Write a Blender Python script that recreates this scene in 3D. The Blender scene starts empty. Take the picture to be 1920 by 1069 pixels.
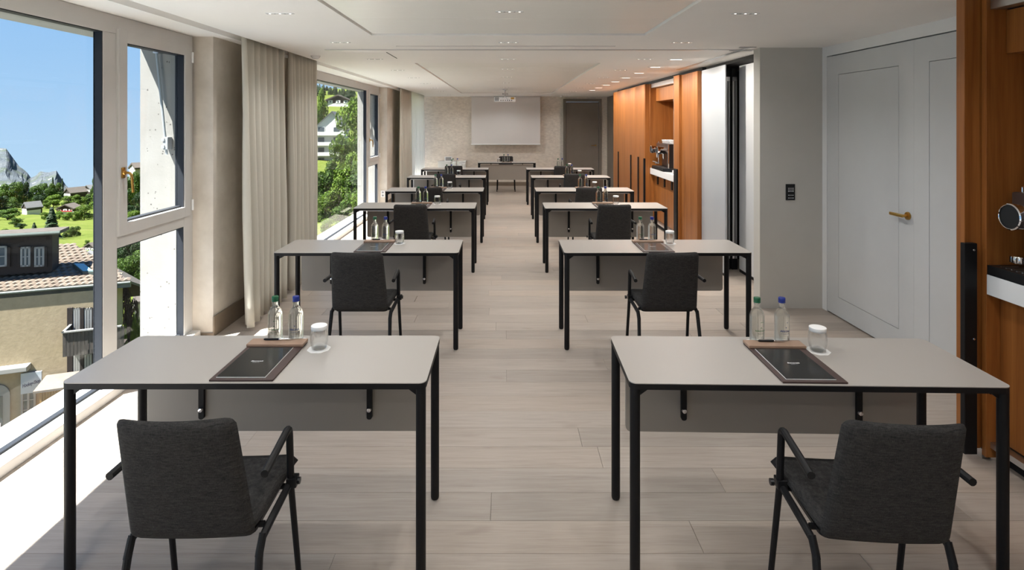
import bpy, bmesh, math, random
from mathutils import Vector, Matrix
random.seed(7)
SC = bpy.context.scene
C = SC.collection
R = math.radians
# ------------------------------------------------------------------ camera, sky, sun, exposure
F, CX, HY, CAMZ = 1080.0, 948.0, 228.7, 1.731
cam = bpy.data.cameras.new('camera'); camo = bpy.data.objects.new('camera', cam); C.objects.link(camo)
cam.sensor_width = 36; cam.lens = F/1920*36; cam.clip_start = .05; cam.clip_end = 9000
cam.shift_x = (960-CX)/1920; cam.shift_y = (HY-534.5)/1920
camo.location = (0, 0, CAMZ); camo.rotation_euler = (R(90), 0, 0)
SC.camera = camo
vs = SC.view_settings
vs.view_transform = 'Standard'; vs.look = 'None'; vs.gamma = 1; vs.use_curve_mapping = False; vs.exposure = 0.22
SUN_D = Vector((1, .70, -2.32)).normalized()
sun = bpy.data.lights.new('sun', 'SUN'); suno = bpy.data.objects.new('sun', sun); C.objects.link(suno)
sun.energy = 28.0; sun.angle = R(.53); sun.color = (1, .975, .935)
suno.location = (-30, -20, 60); suno.rotation_euler = SUN_D.to_track_quat('-Z', 'Y').to_euler()
LAMP_W, WASH_W = 19.0, 42.0
LAMP_COL, WASH_COL = (1, .985, .965), (1, .93, .84)
world = bpy.data.worlds.new('sky'); SC.world = world; world.use_nodes = True
wn, wl = world.node_tree.nodes, world.node_tree.links
wn.clear()
w_out = wn.new('ShaderNodeOutputWorld'); w_bg = wn.new('ShaderNodeBackground'); w_tc = wn.new('ShaderNodeTexCoord')
w_sep = wn.new('ShaderNodeSeparateXYZ'); w_mr = wn.new('ShaderNodeMapRange'); w_cr = wn.new('ShaderNodeValToRGB')
w_mr.inputs['From Min'].default_value = -.12; w_mr.inputs['From Max'].default_value = 1.0
wl.new(w_tc.outputs['Generated'], w_sep.inputs[0]); wl.new(w_sep.outputs['Z'], w_mr.inputs['Value'])
wl.new(w_mr.outputs['Result'], w_cr.inputs['Fac'])
e = w_cr.color_ramp.elements
e[0].position = 0; e[0].color = (.56, .76, .96, 1)
e[1].position = 1; e[1].color = (.10, .28, .74, 1)
x = e.new(.14); x.color = (.40, .64, .94, 1)
x = e.new(.30); x.color = (.26, .51, .90, 1)
w_bg.inputs['Strength'].default_value = .89
wl.new(w_cr.outputs['Color'], w_bg.inputs['Color']); wl.new(w_bg.outputs[0], w_out.inputs[0])
SC.cycles.max_bounces = 10; SC.cycles.transparent_max_bounces = 24; SC.cycles.transmission_bounces = 10
SC.cycles.diffuse_bounces = 8; SC.cycles.sample_clamp_indirect = 8
SC.cycles.caustics_reflective = False; SC.cycles.caustics_refractive = False

# ------------------------------------------------------------------ helpers
def P(px, py, Y):
    return Vector(((px-CX)/F*Y, Y, CAMZ-(py-HY)/F*Y))
def hit(px, py, p0, n):
    d = Vector(((px-CX)/F, 1, -(py-HY)/F)); o = Vector((0, 0, CAMZ))
    return o + d*((Vector(p0)-o).dot(n)/d.dot(n))

def obj(name, bm, mat, parent=None, smooth=False, loc=None):
    me = bpy.data.meshes.new(name)
    bmesh.ops.recalc_face_normals(bm, faces=bm.faces)
    bm.to_mesh(me); bm.free()
    return mobj(name, me, mat, parent, smooth, loc)
def mobj(name, me, mat, parent=None, smooth=False, loc=None):
    o = bpy.data.objects.new(name, me); C.objects.link(o)
    if mat is not None and not me.materials:
        for m in (mat if isinstance(mat, (list, tuple)) else [mat]): me.materials.append(m)
    if smooth:
        for p in me.polygons: p.use_smooth = True
        if smooth == 'auto':
            try: me.set_sharp_from_angle(angle=R(35))
            except Exception: pass
    if parent: o.parent = parent
    if loc is not None: o.location = loc
    return o
def thing(name, label, cat, loc=(0, 0, 0), rz=0, group=None, sx=1):
    o = bpy.data.objects.new(name, None); C.objects.link(o); o.empty_display_size = .05
    o.location = loc; o.rotation_euler = (0, 0, rz); o.scale = (sx, 1, 1)
    return tag(o, label, cat, group)
def tag(o, label, cat, group=None):
    o['label'] = label; o['category'] = cat
    if group: o['group'] = group
    return o
def struct(o, kind='structure'):
    o['kind'] = kind; return o
def kids(o): return [c for c in C.objects if c.parent == o]
CHILD = {}
def dup(root, loc, rz=0, label=None, group=None, cat=None, sx=1):
    r = root.copy(); C.objects.link(r); r.location = loc; r.rotation_euler = (0, 0, rz); r.scale = (sx, 1, 1)
    if label: r['label'] = label
    if group: r['group'] = group
    if cat: r['category'] = cat
    for ch in root.children:
        c = ch.copy(); C.objects.link(c); c.parent = r
        for g in ch.children:
            d = g.copy(); C.objects.link(d); d.parent = c
    return r

def NB(): return bmesh.new()
def box(bm, x0, x1, y0, y1, z0, z1, bev=0, seg=2, mi=0):
    v = [bm.verts.new((x, y, z)) for x in (x0, x1) for y in (y0, y1) for z in (z0, z1)]
    fs = [bm.faces.new([v[i] for i in q]) for q in ((0, 1, 3, 2), (4, 6, 7, 5), (0, 4, 5, 1), (2, 3, 7, 6), (0, 2, 6, 4), (1, 5, 7, 3))]
    for f in fs: f.material_index = mi
    if bev:
        es = {e for f in fs for e in f.edges}
        bmesh.ops.bevel(bm, geom=list(es), offset=bev, segments=seg, profile=.6, affect='EDGES')
    return bm
def bx(*a, **k): return box(NB(), *a, **k)
def rbox(bm, x0, x1, y0, y1, z0, z1, r=.03, n=5, mi=0, mtop=None, ax='z'):
    """box with rounded corners in plan (ax z) or in elevation (ax y: corners in xz)"""
    a0, a1, b0, b1 = (x0, x1, y0, y1) if ax == 'z' else (x0, x1, z0, z1)
    c0, c1 = (z0, z1) if ax == 'z' else (y0, y1)
    pts = []
    for cx, cy, s in ((a1-r, b1-r, 0), (a0+r, b1-r, 90), (a0+r, b0+r, 180), (a1-r, b0+r, 270)):
        for i in range(n+1):
            t = R(s+90*i/n); pts.append((cx+r*math.cos(t), cy+r*math.sin(t)))
    mk = (lambda p, c: (p[0], p[1], c)) if ax == 'z' else (lambda p, c: (p[0], c, p[1]))
    lo = [bm.verts.new(mk(p, c0)) for p in pts]; hi = [bm.verts.new(mk(p, c1)) for p in pts]
    k = len(pts)
    for i in range(k):
        f = bm.faces.new((lo[i], lo[(i+1) % k], hi[(i+1) % k], hi[i])); f.material_index = mi
    f = bm.faces.new(lo[::-1]); f.material_index = mi
    f = bm.faces.new(hi); f.material_index = mi if mtop is None else mtop
    return bm
def tube(bm, pts, r, seg=10, cap=True, sq=1.0):
    pts = [Vector(p) for p in pts]; n = len(pts); rr = r if isinstance(r, (list, tuple)) else [r]*n
    rings = []; up = None
    for i, p in enumerate(pts):
        t = (pts[min(i+1, n-1)]-pts[max(i-1, 0)]).normalized()
        if up is None: up = t.orthogonal().normalized()
        up = (up-t*up.dot(t)).normalized(); s = t.cross(up)
        rings.append([bm.verts.new(p+(up*math.cos(a)+s*math.sin(a)*sq)*rr[i]) for a in (2*math.pi*k/seg for k in range(seg))])
    for a, b in zip(rings, rings[1:]):
        for k in range(seg): bm.faces.new((a[k], a[(k+1) % seg], b[(k+1) % seg], b[k]))
    if cap: bm.faces.new(rings[0][::-1]); bm.faces.new(rings[-1])
    return bm
def arc(p0, p1, p2, rad, n=6):
    """polyline p0-p1-p2 with the corner p1 rounded"""
    p0, p1, p2 = Vector(p0), Vector(p1), Vector(p2)
    a = p1+(p0-p1).normalized()*rad; b = p1+(p2-p1).normalized()*rad
    return [p0]+[(a*(1-t)**2+p1*2*t*(1-t)+b*t*t) for t in (i/n for i in range(n+1))]+[p2]
def lathe(bm, prof, seg=24, c=(0, 0, 0), close=False, axis='z'):
    c = Vector(c); rings = []
    def mk(r, h, a):
        x, y = r*math.cos(a), r*math.sin(a)
        return c+(Vector((x, y, h)) if axis == 'z' else Vector((h, x, y)) if axis == 'x' else Vector((x, h, y)))
    for r, h in prof:
        if r < 1e-6: rings.append([bm.verts.new(mk(0, h, 0))])
        else: rings.append([bm.verts.new(mk(r, h, 2*math.pi*k/seg)) for k in range(seg)])
    for a, b in zip(rings, rings[1:]):
        for k in range(seg):
            q = []
            for v in (a[k % len(a)], a[(k+1) % len(a)], b[(k+1) % len(b)], b[k % len(b)]):
                if v not in q: q.append(v)
            if len(q) > 2: bm.faces.new(q)
    return bm
def prism(bm, pts, d):
    """extrude polygon (list of 3D points) by vector d"""
    d = Vector(d); a = [bm.verts.new(p) for p in pts]; b = [bm.verts.new(Vector(p)+d) for p in pts]
    n = len(a); bm.faces.new(a[::-1]); bm.faces.new(b)
    for i in range(n): bm.faces.new((a[i], a[(i+1) % n], b[(i+1) % n], b[i]))
    return bm
def text_mesh(s, size, depth=.0005, shear=0, align='CENTER', space=1.0, bold=0):
    cu = bpy.data.curves.new('lettering', 'FONT'); cu.body = s; cu.size = size; cu.extrude = depth; cu.shear = shear
    cu.offset = bold; cu.align_x = align; cu.align_y = 'CENTER'; cu.resolution_u = 3; cu.space_character = space
    o = bpy.data.objects.new('lettering', cu); C.objects.link(o)
    dg = bpy.context.evaluated_depsgraph_get(); dg.update()
    me = bpy.data.meshes.new_from_object(o.evaluated_get(dg))
    bpy.data.objects.remove(o); bpy.data.curves.remove(cu)
    return me

# ------------------------------------------------------------------ materials
class M:
    def __init__(s, name, col=(.8, .8, .8), rough=.5, metal=0, spec=.5, **kw):
        s.m = bpy.data.materials.new(name); s.m.use_nodes = True
        s.n = s.m.node_tree.nodes; s.l = s.m.node_tree.links
        s.b = s.n['Principled BSDF']; s.out = s.n['Material Output']
        s.b.inputs['Base Color'].default_value = (*col, 1); s.b.inputs['Roughness'].default_value = rough
        s.b.inputs['Metallic'].default_value = metal; s.b.inputs['Specular IOR Level'].default_value = spec
        for k, v in kw.items(): s.b.inputs[k].default_value = v
    def coord(s, scale=(1, 1, 1), kind='Object', rnd=0):
        tc = s.n.new('ShaderNodeTexCoord'); mp = s.n.new('ShaderNodeMapping'); mp.inputs['Scale'].default_value = scale
        if rnd:
            oi = s.n.new('ShaderNodeObjectInfo'); mu = s.n.new('ShaderNodeVectorMath'); mu.operation = 'SCALE'
            mu.inputs[0].default_value = (17.3, 11.1, 23.7)
            s.l.new(oi.outputs['Random'], mu.inputs['Scale']); s.l.new(mu.outputs[0], mp.inputs['Location'])
        if kind == 'Position':
            g = s.n.new('ShaderNodeNewGeometry'); s.l.new(g.outputs['Position'], mp.inputs['Vector'])
        else: s.l.new(tc.outputs[kind], mp.inputs['Vector'])
        return mp.outputs[0]
    def noise(s, vec, scale=5, detail=4, rough=.6, dist=0):
        t = s.n.new('ShaderNodeTexNoise'); t.inputs['Scale'].default_value = scale; t.inputs['Detail'].default_value = detail
        t.inputs['Roughness'].default_value = rough; t.inputs['Distortion'].default_value = dist
        s.l.new(vec, t.inputs['Vector']); return t.outputs['Fac']
    def ramp(s, fac, stops):
        r = s.n.new('ShaderNodeValToRGB'); e = r.color_ramp.elements
        e[0].position, e[0].color = stops[0][0], (*stops[0][1], 1); e[1].position, e[1].color = stops[-1][0], (*stops[-1][1], 1)
        for p, c in stops[1:-1]:
            q = e.new(p); q.color = (*c, 1)
        s.l.new(fac, r.inputs['Fac']); return r.outputs['Color']
    def mix(s, fac, a, b, mode='MIX'):
        m = s.n.new('ShaderNodeMix'); m.data_type = 'RGBA'; m.blend_type = mode
        for i, v in ((0, fac), (6, a), (7, b)):
            if isinstance(v, (int, float)): m.inputs[i].default_value = v
            elif isinstance(v, tuple): m.inputs[i].default_value = (*v, 1)
            else: s.l.new(v, m.inputs[i])
        return m.outputs[2]
    def color(s, c): s.l.new(c, s.b.inputs['Base Color']); return s
    def bump(s, fac, strength=.2, dist=.01):
        b = s.n.new('ShaderNodeBump'); b.inputs['Strength'].default_value = strength; b.inputs['Distance'].default_value = dist
        s.l.new(fac, b.inputs['Height']); s.l.new(b.outputs[0], s.b.inputs['Normal']); return s
    def rnd_island(s):
        g = s.n.new('ShaderNodeNewGeometry'); return g.outputs['Random Per Island']
    def rnd_obj(s):
        g = s.n.new('ShaderNodeObjectInfo'); return g.outputs['Random']
MT = {}
def plain(key, *a, **k): MT[key] = M(key, *a, **k).m
def speck(key, c0, c1, rough, scale=6, detail=5, bump=0, bscale=60, stretch=(1, 1, 1), kind='Object', **k):
    m = M(key, c0, rough, **k); v = m.coord(stretch, kind)
    m.color(m.ramp(m.noise(v, scale, detail), [(.3, c0), (.7, c1)]))
    if bump: m.bump(m.noise(v, bscale, 3), bump, .004)
    MT[key] = m.m
speck('ceiling_paint', (.88, .875, .86), (.90, .895, .88), .7, 2, bump=.02)
speck('wall_paint', (.52, .51, .475), (.55, .54, .505), .6, 3, bump=.05, bscale=200)
speck('white_paint', (.74, .75, .75), (.77, .78, .78), .5, 3)
speck('door_paint', (.57, .585, .59), (.60, .615, .62), .45, 2.5, bump=.04, bscale=150)
speck('plaster', (0.5750, 0.5187, 0.4500), (0.7500, 0.6938, 0.6188), .75, 3.5, 8, bump=.12, bscale=25, kind='Position')
speck('wallpaper', (0.6571, 0.5930, 0.5210), (0.8495, 0.7774, 0.6892), .8, 16, 10, bump=.2, bscale=90, stretch=(.8, 1, 1.6), kind='Position')
speck('brown_base', (.20, .155, .115), (.25, .20, .15), .5, 4)
speck('frame_white', (0.5580, 0.5487, 0.5347), (0.5859, 0.5766, 0.5626), .4, 5)
speck('sill_white', (.82, .81, .79), (.86, .85, .83), .6, 5)
plain('gasket', (.022, .025, .032), .6, spec=.3)
plain('black_metal', (.009, .009, .010), .5, spec=.22)
plain('black_plastic', (.011, .011, .012), .35, spec=.3)
plain('cover_white', (0.4368, 0.4644, 0.4950), .25)
speck('taupe_paint', (0.2300, 0.1955, 0.1610), (0.2645, 0.2242, 0.1898), .55, 3)
plain('alu', (.62, .62, .63), .32, 1)
plain('arm_grey', (.30, .33, .35), .4)
plain('sheen_grey', (.72, .72, .74), .4)  # pale paint standing in for the bright reflection on metal strips
plain('chrome', (.82, .82, .84), .06, 1)
plain('brass', (.55, .33, .09), .28, 1)
plain('white_gloss', (.86, .87, .88), .18)
plain('counter_white', (.84, .85, .86), .3)
plain('paper', (.88, .88, .87), .8)
plain('lid_paper', (.90, .90, .90), .7)
plain('leather_dark', (.055, .03, .026), .5)
plain('leather_tan', (.36, .235, .165), .55)
plain('cover_black', (.018, .019, .02), .22)
plain('print_white', (.75, .76, .78), .5)
plain('print_green', (.03, .16, .05), .5)
plain('print_blue', (.03, .07, .24), .5)
plain('cap_green', (.008, .11, .045), .3)
plain('cap_blue', (.012, .03, .24), .3)
plain('device_grey', (.30, .31, .32), .35)
plain('screen_fabric', (.74, .72, .71), .85)
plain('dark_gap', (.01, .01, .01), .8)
plain('silver', (.8, .8, .82), .15, 1)
plain('machine_brown', (.075, .05, .042), .3, .4)
plain('dark_glass', (.02, .025, .03), .08)
plain('window_dark', (.05, .06, .065), .12)
# laminate table top with a matt sheen
m = M('laminate', (.42, .393, .365), .34); m.bump(m.noise(m.coord(), 900, 2), .05, .0005); MT['laminate'] = m.m
speck('panel_grey', (0.2981, 0.2722, 0.2430), (0.3110, 0.2851, 0.2560), .4, 3)
# brushed ceiling panels
m = M('chilled_panel', (.62, .62, .59), .35, .0); v = m.coord((2, 60, 1), 'Position')
m.color(m.ramp(m.noise(v, 2, 4), [(.3, (0.8197, 0.8251, 0.7928)), (.7, (0.8628, 0.8628, 0.8305))])); MT['chilled_panel'] = m.m
# chair fabric: melange weave
m = M('chair_fabric', (.05, .05, .05), .9, spec=.2); v = m.coord((1, 1, 1))
n1 = m.noise(m.coord((500, 500, 60)), 1, 2); n2 = m.noise(m.coord((60, 60, 500)), 1, 2)
mx = m.mix(.5, n1, n2)
mx = m.mix(.35, mx, m.noise(m.coord((14, 14, 90)), 2, 4, .7))
m.color(m.ramp(mx, [(.36, (0.0134, 0.0127, 0.0134)), (.5, (0.0335, 0.0321, 0.0316)), (.68, (0.0702, 0.0670, 0.0651))])).bump(mx, .5, .0015)
MT['chair_fabric'] = m.m
# oak floor
m = M('oak_floor', (.5, .43, .37), .42, spec=.4)
v = m.coord((.9, 16, 4), rnd=1); isl = m.rnd_island()
gr = m.noise(v, 2.2, 7, .65, .6); fine = m.noise(m.coord((3, 130, 20), rnd=1), 2, 3)
base = m.ramp(gr, [(.25, (0.3222, 0.2833, 0.2507)), (.5, (0.3956, 0.3577, 0.3222)), (.75, (0.4377, 0.4037, 0.3688))])
tone = m.ramp(m.rnd_obj(), [(0, (.80, .79, .78)), (.5, (1, .99, .98)), (1, (1.0, .95, .90))])
tone2 = m.ramp(isl, [(0, (.9, .89, .88)), (.5, (1, .99, .98)), (1, (1.03, .98, .94))])
c = m.mix(1, m.mix(1, base, tone, 'MULTIPLY'), tone2, 'MULTIPLY')
c = m.mix(.12, c, m.ramp(fine, [(.35, (.32, .27, .23)), (.6, (.66, .60, .535))]))
kn = m.noise(m.coord((1.3, 3.2, 1), rnd=1), 1.6, 2)
c = m.mix(m.ramp(kn, [(.69, (0, 0, 0)), (.78, (.55, .55, .55))]), c, (.27, .205, .165))
m.color(c).bump(fine, .05, .001); MT['oak_floor'] = m.m
# walnut, grain upright
def walnut(key, lo, mid, hi):
    m = M(key, mid, .38, spec=.45); v = m.coord((9, 9, .45), rnd=1)
    g = m.noise(v, 1.6, 6, .6, .8); f = m.noise(m.coord((120, 120, 3), rnd=1), 1, 3)
    c = m.ramp(g, [(.28, lo), (.5, mid), (.72, hi)])
    m.color(m.mix(.25, c, m.ramp(f, [(.35, lo), (.65, hi)]))).bump(f, .04, .001); MT[key] = m.m
walnut('walnut', (.19, .060, .012), (.30, .105, .023), (.41, .158, .040))
# concrete with pits
m = M('concrete', (.62, .60, .56), .85); v = m.coord((1, 1, 1), 'Position')
vo = m.n.new('ShaderNodeTexVoronoi'); vo.inputs['Scale'].default_value = 26; m.l.new(v, vo.inputs['Vector'])
pit = m.n.new('ShaderNodeMath'); pit.operation = 'LESS_THAN'; pit.inputs[1].default_value = .17; m.l.new(vo.outputs['Distance'], pit.inputs[0])
sz = m.noise(v, 9, 2); gate = m.n.new('ShaderNodeMath'); gate.operation = 'GREATER_THAN'; gate.inputs[1].default_value = .54; m.l.new(sz, gate.inputs[0])
pm = m.n.new('ShaderNodeMath'); pm.operation = 'MULTIPLY'; m.l.new(pit.outputs[0], pm.inputs[0]); m.l.new(gate.outputs[0], pm.inputs[1])
m.color(m.mix(pm.outputs[0], m.ramp(m.noise(v, 4, 6), [(.3, (0.2340, 0.2242, 0.2067)), (.7, (0.2652, 0.2574, 0.2418))]), (0.0858, 0.0780, 0.0702)))
m.bump(m.noise(v, 60, 3), .2, .004); MT['concrete'] = m.m
# curtain cloth: diffuse with a little light coming through
def cloth(key, col, trans, tw):
    m = M(key, col, .9, spec=.1); v = m.coord((1, 1, 1))
    w = m.noise(m.coord((300, 300, 60)), 1, 2); m.bump(w, .15, .001)
    tr = m.n.new('ShaderNodeBsdfTranslucent'); tr.inputs['Color'].default_value = (*trans, 1)
    ms = m.n.new('ShaderNodeMixShader'); ms.inputs[0].default_value = tw
    m.l.new(m.b.outputs[0], ms.inputs[1]); m.l.new(tr.outputs[0], ms.inputs[2]); m.l.new(ms.outputs[0], m.out.inputs[0]); MT[key] = m.m
cloth('curtain_cloth', (.70, .675, .60), (.6, .57, .49), .15)
cloth('sheer_cloth', (.88, .88, .87), (.95, .94, .92), .8)
# window pane: clear sheet with a faint mirror
m = M('pane_glass', (1, 1, 1), 0)
tr = m.n.new('ShaderNodeBsdfTransparent'); tr.inputs[0].default_value = (.97, .985, .98, 1)
gl = m.n.new('ShaderNodeBsdfGlossy'); gl.inputs['Roughness'].default_value = 0; gl.inputs['Color'].default_value = (.9, .95, 1, 1)
lw = m.n.new('ShaderNodeLayerWeight'); lw.inputs[0].default_value = .5
pwr = m.n.new('ShaderNodeMath'); pwr.operation = 'POWER'; pwr.inputs[1].default_value = 5; m.l.new(lw.outputs['Facing'], pwr.inputs[0])
fr = m.n.new('ShaderNodeMath'); fr.operation = 'MULTIPLY_ADD'; fr.inputs[1].default_value = .45; fr.inputs[2].default_value = .012; m.l.new(pwr.outputs[0], fr.inputs[0])
ms = m.n.new('ShaderNodeMixShader'); m.l.new(fr.outputs[0], ms.inputs[0]); m.l.new(tr.outputs[0], ms.inputs[1]); m.l.new(gl.outputs[0], ms.inputs[2])
m.l.new(ms.outputs[0], m.out.inputs[0]); MT['pane_glass'] = m.m
m = M('bottle_glass', (.93, .985, .965), .0); m.b.inputs['Transmission Weight'].default_value = 1; m.b.inputs['IOR'].default_value = 1.34
def thin(m, k, tint):
    tr = m.n.new('ShaderNodeBsdfTransparent'); tr.inputs[0].default_value = (*tint, 1)
    ms = m.n.new('ShaderNodeMixShader'); ms.inputs[0].default_value = k
    m.l.new(m.b.outputs[0], ms.inputs[1]); m.l.new(tr.outputs[0], ms.inputs[2]); m.l.new(ms.outputs[0], m.out.inputs[0])
thin(m, .42, (.97, .99, .98)); MT['bottle_glass'] = m.m
m = M('clear_glass', (.985, .99, .99), .0); m.b.inputs['Transmission Weight'].default_value = 1; m.b.inputs['IOR'].default_value = 1.2; thin(m, .6, (.985, .99, .99)); MT['clear_glass'] = m.m
m = M('lamp_glow', (.9, .9, .9), .4); m.b.inputs['Emission Color'].default_value = (1, .95, .86, 1); m.b.inputs['Emission Strength'].default_value = 2.5; MT['lamp_glow'] = m.m
# outside
speck('stucco', (0.2859, 0.2233, 0.1376), (0.3350, 0.2649, 0.1686), .9, 5, 6, bump=.9, bscale=9, kind='Position')
speck('house_white', (0.2604, 0.2542, 0.2356), (0.2852, 0.2759, 0.2573), .85, 3)
speck('dark_timber', (0.0112, 0.0064, 0.0045), (0.0211, 0.0124, 0.0084), .8, 3, stretch=(6, 6, 40))
speck('weathered_boards', (0.0250, 0.0210, 0.0180), (0.0850, 0.0725, 0.0625), .85, 5, stretch=(30, 30, 1))
speck('booth_wood', (0.2604, 0.1240, 0.0310), (0.3224, 0.1798, 0.0558), .7, 4, stretch=(12, 12, 1))
speck('booth_roof', (0.1178, 0.0930, 0.0744), (0.1426, 0.1178, 0.0961), .9, 6)
m = M('roof_tile', (0.2480, 0.1860, 0.1364), .8); m.color(m.ramp(m.rnd_island(), [(0, (0.0930, 0.0670, 0.0496)), (.5, (0.1209, 0.0911, 0.0670)), (1, (0.1457, 0.1135, 0.0856))])); MT['roof_tile'] = m.m
speck('house_roof', (0.0434, 0.0341, 0.0279), (0.0651, 0.0527, 0.0434), .85, 4)
speck('slate_roof', (0.0527, 0.0527, 0.0546), (0.0744, 0.0744, 0.0763), .8, 4)
speck('bright_white', (.50, .49, .46), (.54, .53, .50), .8, 3)
plain('teal_roof', (0.1240, 0.2046, 0.2108), .6)
plain('sign_board', (0.3720, 0.4140, 0.4500), .5)
plain('sign_ink', (.008, .015, .07), .6)
plain('flower_red', (.55, .02, .04), .7)
plain('gutter_green', (.05, .065, .055), .5)
speck('bark', (.09, .065, .045), (.14, .105, .075), .9, 8)
m = M('meadow', (.2, .3, .05), .95, spec=.1); v = m.coord((1, 1, 1), 'Position')
m.color(m.ramp(m.noise(v, .06, 8, .7), [(.3, (0.0465, 0.0640, 0.0094)), (.5, (0.0682, 0.0880, 0.0136)), (.72, (0.0961, 0.1013, 0.0265))])); m.bump(m.noise(v, 1.5, 4), .6, .4); MT['meadow'] = m.m
def leafmat(key, lo, mid, hi):
    m = M(key, mid, .6, spec=.25); c = m.ramp(m.rnd_island(), [(0, lo), (.5, mid), (1, hi)])
    vv = m.ramp(m.rnd_obj(), [(0, (.85, .85, .85)), (1, (1.12, 1.1, 1.05))])
    c = m.mix(1, c, vv, 'MULTIPLY'); m.color(c)
    tr = m.n.new('ShaderNodeBsdfTranslucent'); m.l.new(c, tr.inputs['Color'])
    ms = m.n.new('ShaderNodeMixShader'); ms.inputs[0].default_value = .3
    m.l.new(m.b.outputs[0], ms.inputs[1]); m.l.new(tr.outputs[0], ms.inputs[2]); m.l.new(ms.outputs[0], m.out.inputs[0]); MT[key] = m.m
leafmat('leaf_bright', (0.0321, 0.0677, 0.0036), (0.0713, 0.1283, 0.0078), (0.1212, 0.1818, 0.0171))
leafmat('leaf_green', (0.0171, 0.0428, 0.0043), (0.0414, 0.0856, 0.0078), (0.0749, 0.1283, 0.0143))
leafmat('leaf_dark', (0.0078, 0.0214, 0.0064), (0.0157, 0.0385, 0.0100), (0.0299, 0.0592, 0.0157))
leafmat('leaf_purple', (0.0214, 0.0128, 0.0157), (0.0428, 0.0250, 0.0285), (0.0713, 0.0428, 0.0428))
m = M('hazy_rock', (.4, .42, .42), .95, spec=.1); v = m.coord((1, 1, 1), 'Position')
g = m.n.new('ShaderNodeNewGeometry'); sp = m.n.new('ShaderNodeSeparateXYZ'); m.l.new(g.outputs['Normal'], sp.inputs[0])
rock = m.ramp(m.noise(v, .009, 12, .75), [(.3, (0.0539, 0.0691, 0.0840)), (.5, (0.0941, 0.1073, 0.1205)), (.7, (0.1346, 0.1453, 0.1497))])  # bluish distance haze is mixed into the rock tones
grn = m.ramp(m.noise(v, .0075, 6, .7), [(.5, (0, 0, 0)), (.6, (.65, .65, .65))])
c = m.mix(grn, rock, (0.0738, 0.0954, 0.0554))
snow = m.ramp(m.noise(m.coord((1, 1, 1.5), 'Position'), .0085, 6, .6), [(.625, (0, 0, 0)), (.645, (1, 1, 1))])
m.color(m.mix(snow, c, (0.2604, 0.2728, 0.2790))); m.bump(m.noise(v, .012, 10, .7), 1.0, 60); MT['hazy_rock'] = m.m

# ------------------------------------------------------------------ the room
CEIL = 2.42; XL_FRAME = -2.515; XL = -2.36; XOUT = -2.95; XR = 2.94; YB = 15.65; Y0 = -3.0
# floor: sub-floor with every plank laid on it
floor = struct(obj('floor', bx(-2.6, 3.0, Y0-.1, 16.25, -.12, -.006), MT['brown_base']))
pw = .19
far_bm = NB(); plank_cache = {}
rr = random.Random(3)
k0 = int(math.floor(Y0/pw))
for k in range(k0, int(16.2/pw)+1):
    y = k*pw+.03
    xx = -2.55+rr.uniform(-1.6, 0)
    while xx < 2.97:
        L = round(rr.choice((1.5, 1.8, 2.1, 2.3)), 2); a, b = max(xx, -2.55), min(xx+L, 2.97); xx += L
        if b-a < .06: continue
        if 1.35 < y < 7.3:
            q = round(b-a, 2); me = plank_cache.get(q)
            if me is None:
                bmq = bx(0, q-.0012, .0006, pw-.0006, -.006, 0)
                bmesh.ops.bevel(bmq, geom=[e for e in bmq.edges if all(v.co.z > -.001 for v in e.verts)], offset=.0012, segments=1, affect='EDGES')
                me = bpy.data.meshes.new('plank'); bmesh.ops.recalc_face_normals(bmq, faces=bmq.faces); bmq.to_mesh(me); bmq.free(); plank_cache[q] = me
            mobj('plank', me, MT['oak_floor'], floor, loc=(a, y, 0))
        else: box(far_bm, a, b-.0015, y+.0008, y+pw-.0008, -.006, 0)
o = obj('planks', far_bm, MT['oak_floor'], floor); o['kind'] = 'stuff'

# ceiling as one sheet with the recesses let into it
def height_grid(name, xs, ys, zf, mat):
    bm = NB(); cells = {}
    for i in range(len(xs)-1):
        for j in range(len(ys)-1):
            z = zf((xs[i]+xs[i+1])/2, (ys[j]+ys[j+1])/2); cells[i, j] = z
            if z is None: continue
            bm.faces.new([bm.verts.new(p) for p in ((xs[i], ys[j], z), (xs[i], ys[j+1], z), (xs[i+1], ys[j+1], z), (xs[i+1], ys[j], z))])
    for (i, j), z in cells.items():
        if z is None: continue
        for di, dj in ((1, 0), (0, 1)):
            w = cells.get((i+di, j+dj))
            if w is None or abs(w-z) < 1e-6: continue
            if di: q = ((xs[i+1], ys[j], z), (xs[i+1], ys[j+1], z), (xs[i+1], ys[j+1], w), (xs[i+1], ys[j], w))
            else: q = ((xs[i], ys[j+1], z), (xs[i+1], ys[j+1], z), (xs[i+1], ys[j+1], w), (xs[i], ys[j+1], w))
            bm.faces.new([bm.verts.new(p) for p in q])
    bmesh.ops.remove_doubles(bm, verts=bm.verts, dist=1e-5)
    return obj(name, bm, mat)
PX0, PX1 = -1.067, 1.112
def zc(x, y):
    if PX0 < x < PX1 and (y < 4.587 or 6.74 < y < 13.9): return CEIL+.03
    if -2.25 < x < -2.13 and y < 15.6: return CEIL+.05
    if -1.0 < x < 1.0 and 5.225 < y < 5.265: return CEIL+.03
    return CEIL
ceil_o = struct(height_grid('ceiling', [-2.62, -2.25, -2.13, PX0, -1.0, 1.0, PX1, 3.0],
                [Y0-.1, 4.587, 5.225, 5.265, 6.74, 13.9, 15.6, 16.25], zc, MT['ceiling_paint']))
struct(obj('roof_slab', bx(-2.95, 3.2, Y0-.2, 16.4, CEIL+.08, CEIL+.4), MT['concrete']))
def panels(ya, yb, n):
    d = (yb-ya)/n
    for i in range(n):
        obj('ceiling_panel', bx(PX0+.012, PX1-.012, ya+i*d+.0015, ya+(i+1)*d-.0015, CEIL+.012, CEIL+.028, bev=.002, seg=1), MT['chilled_panel'], ceil_o)
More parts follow.
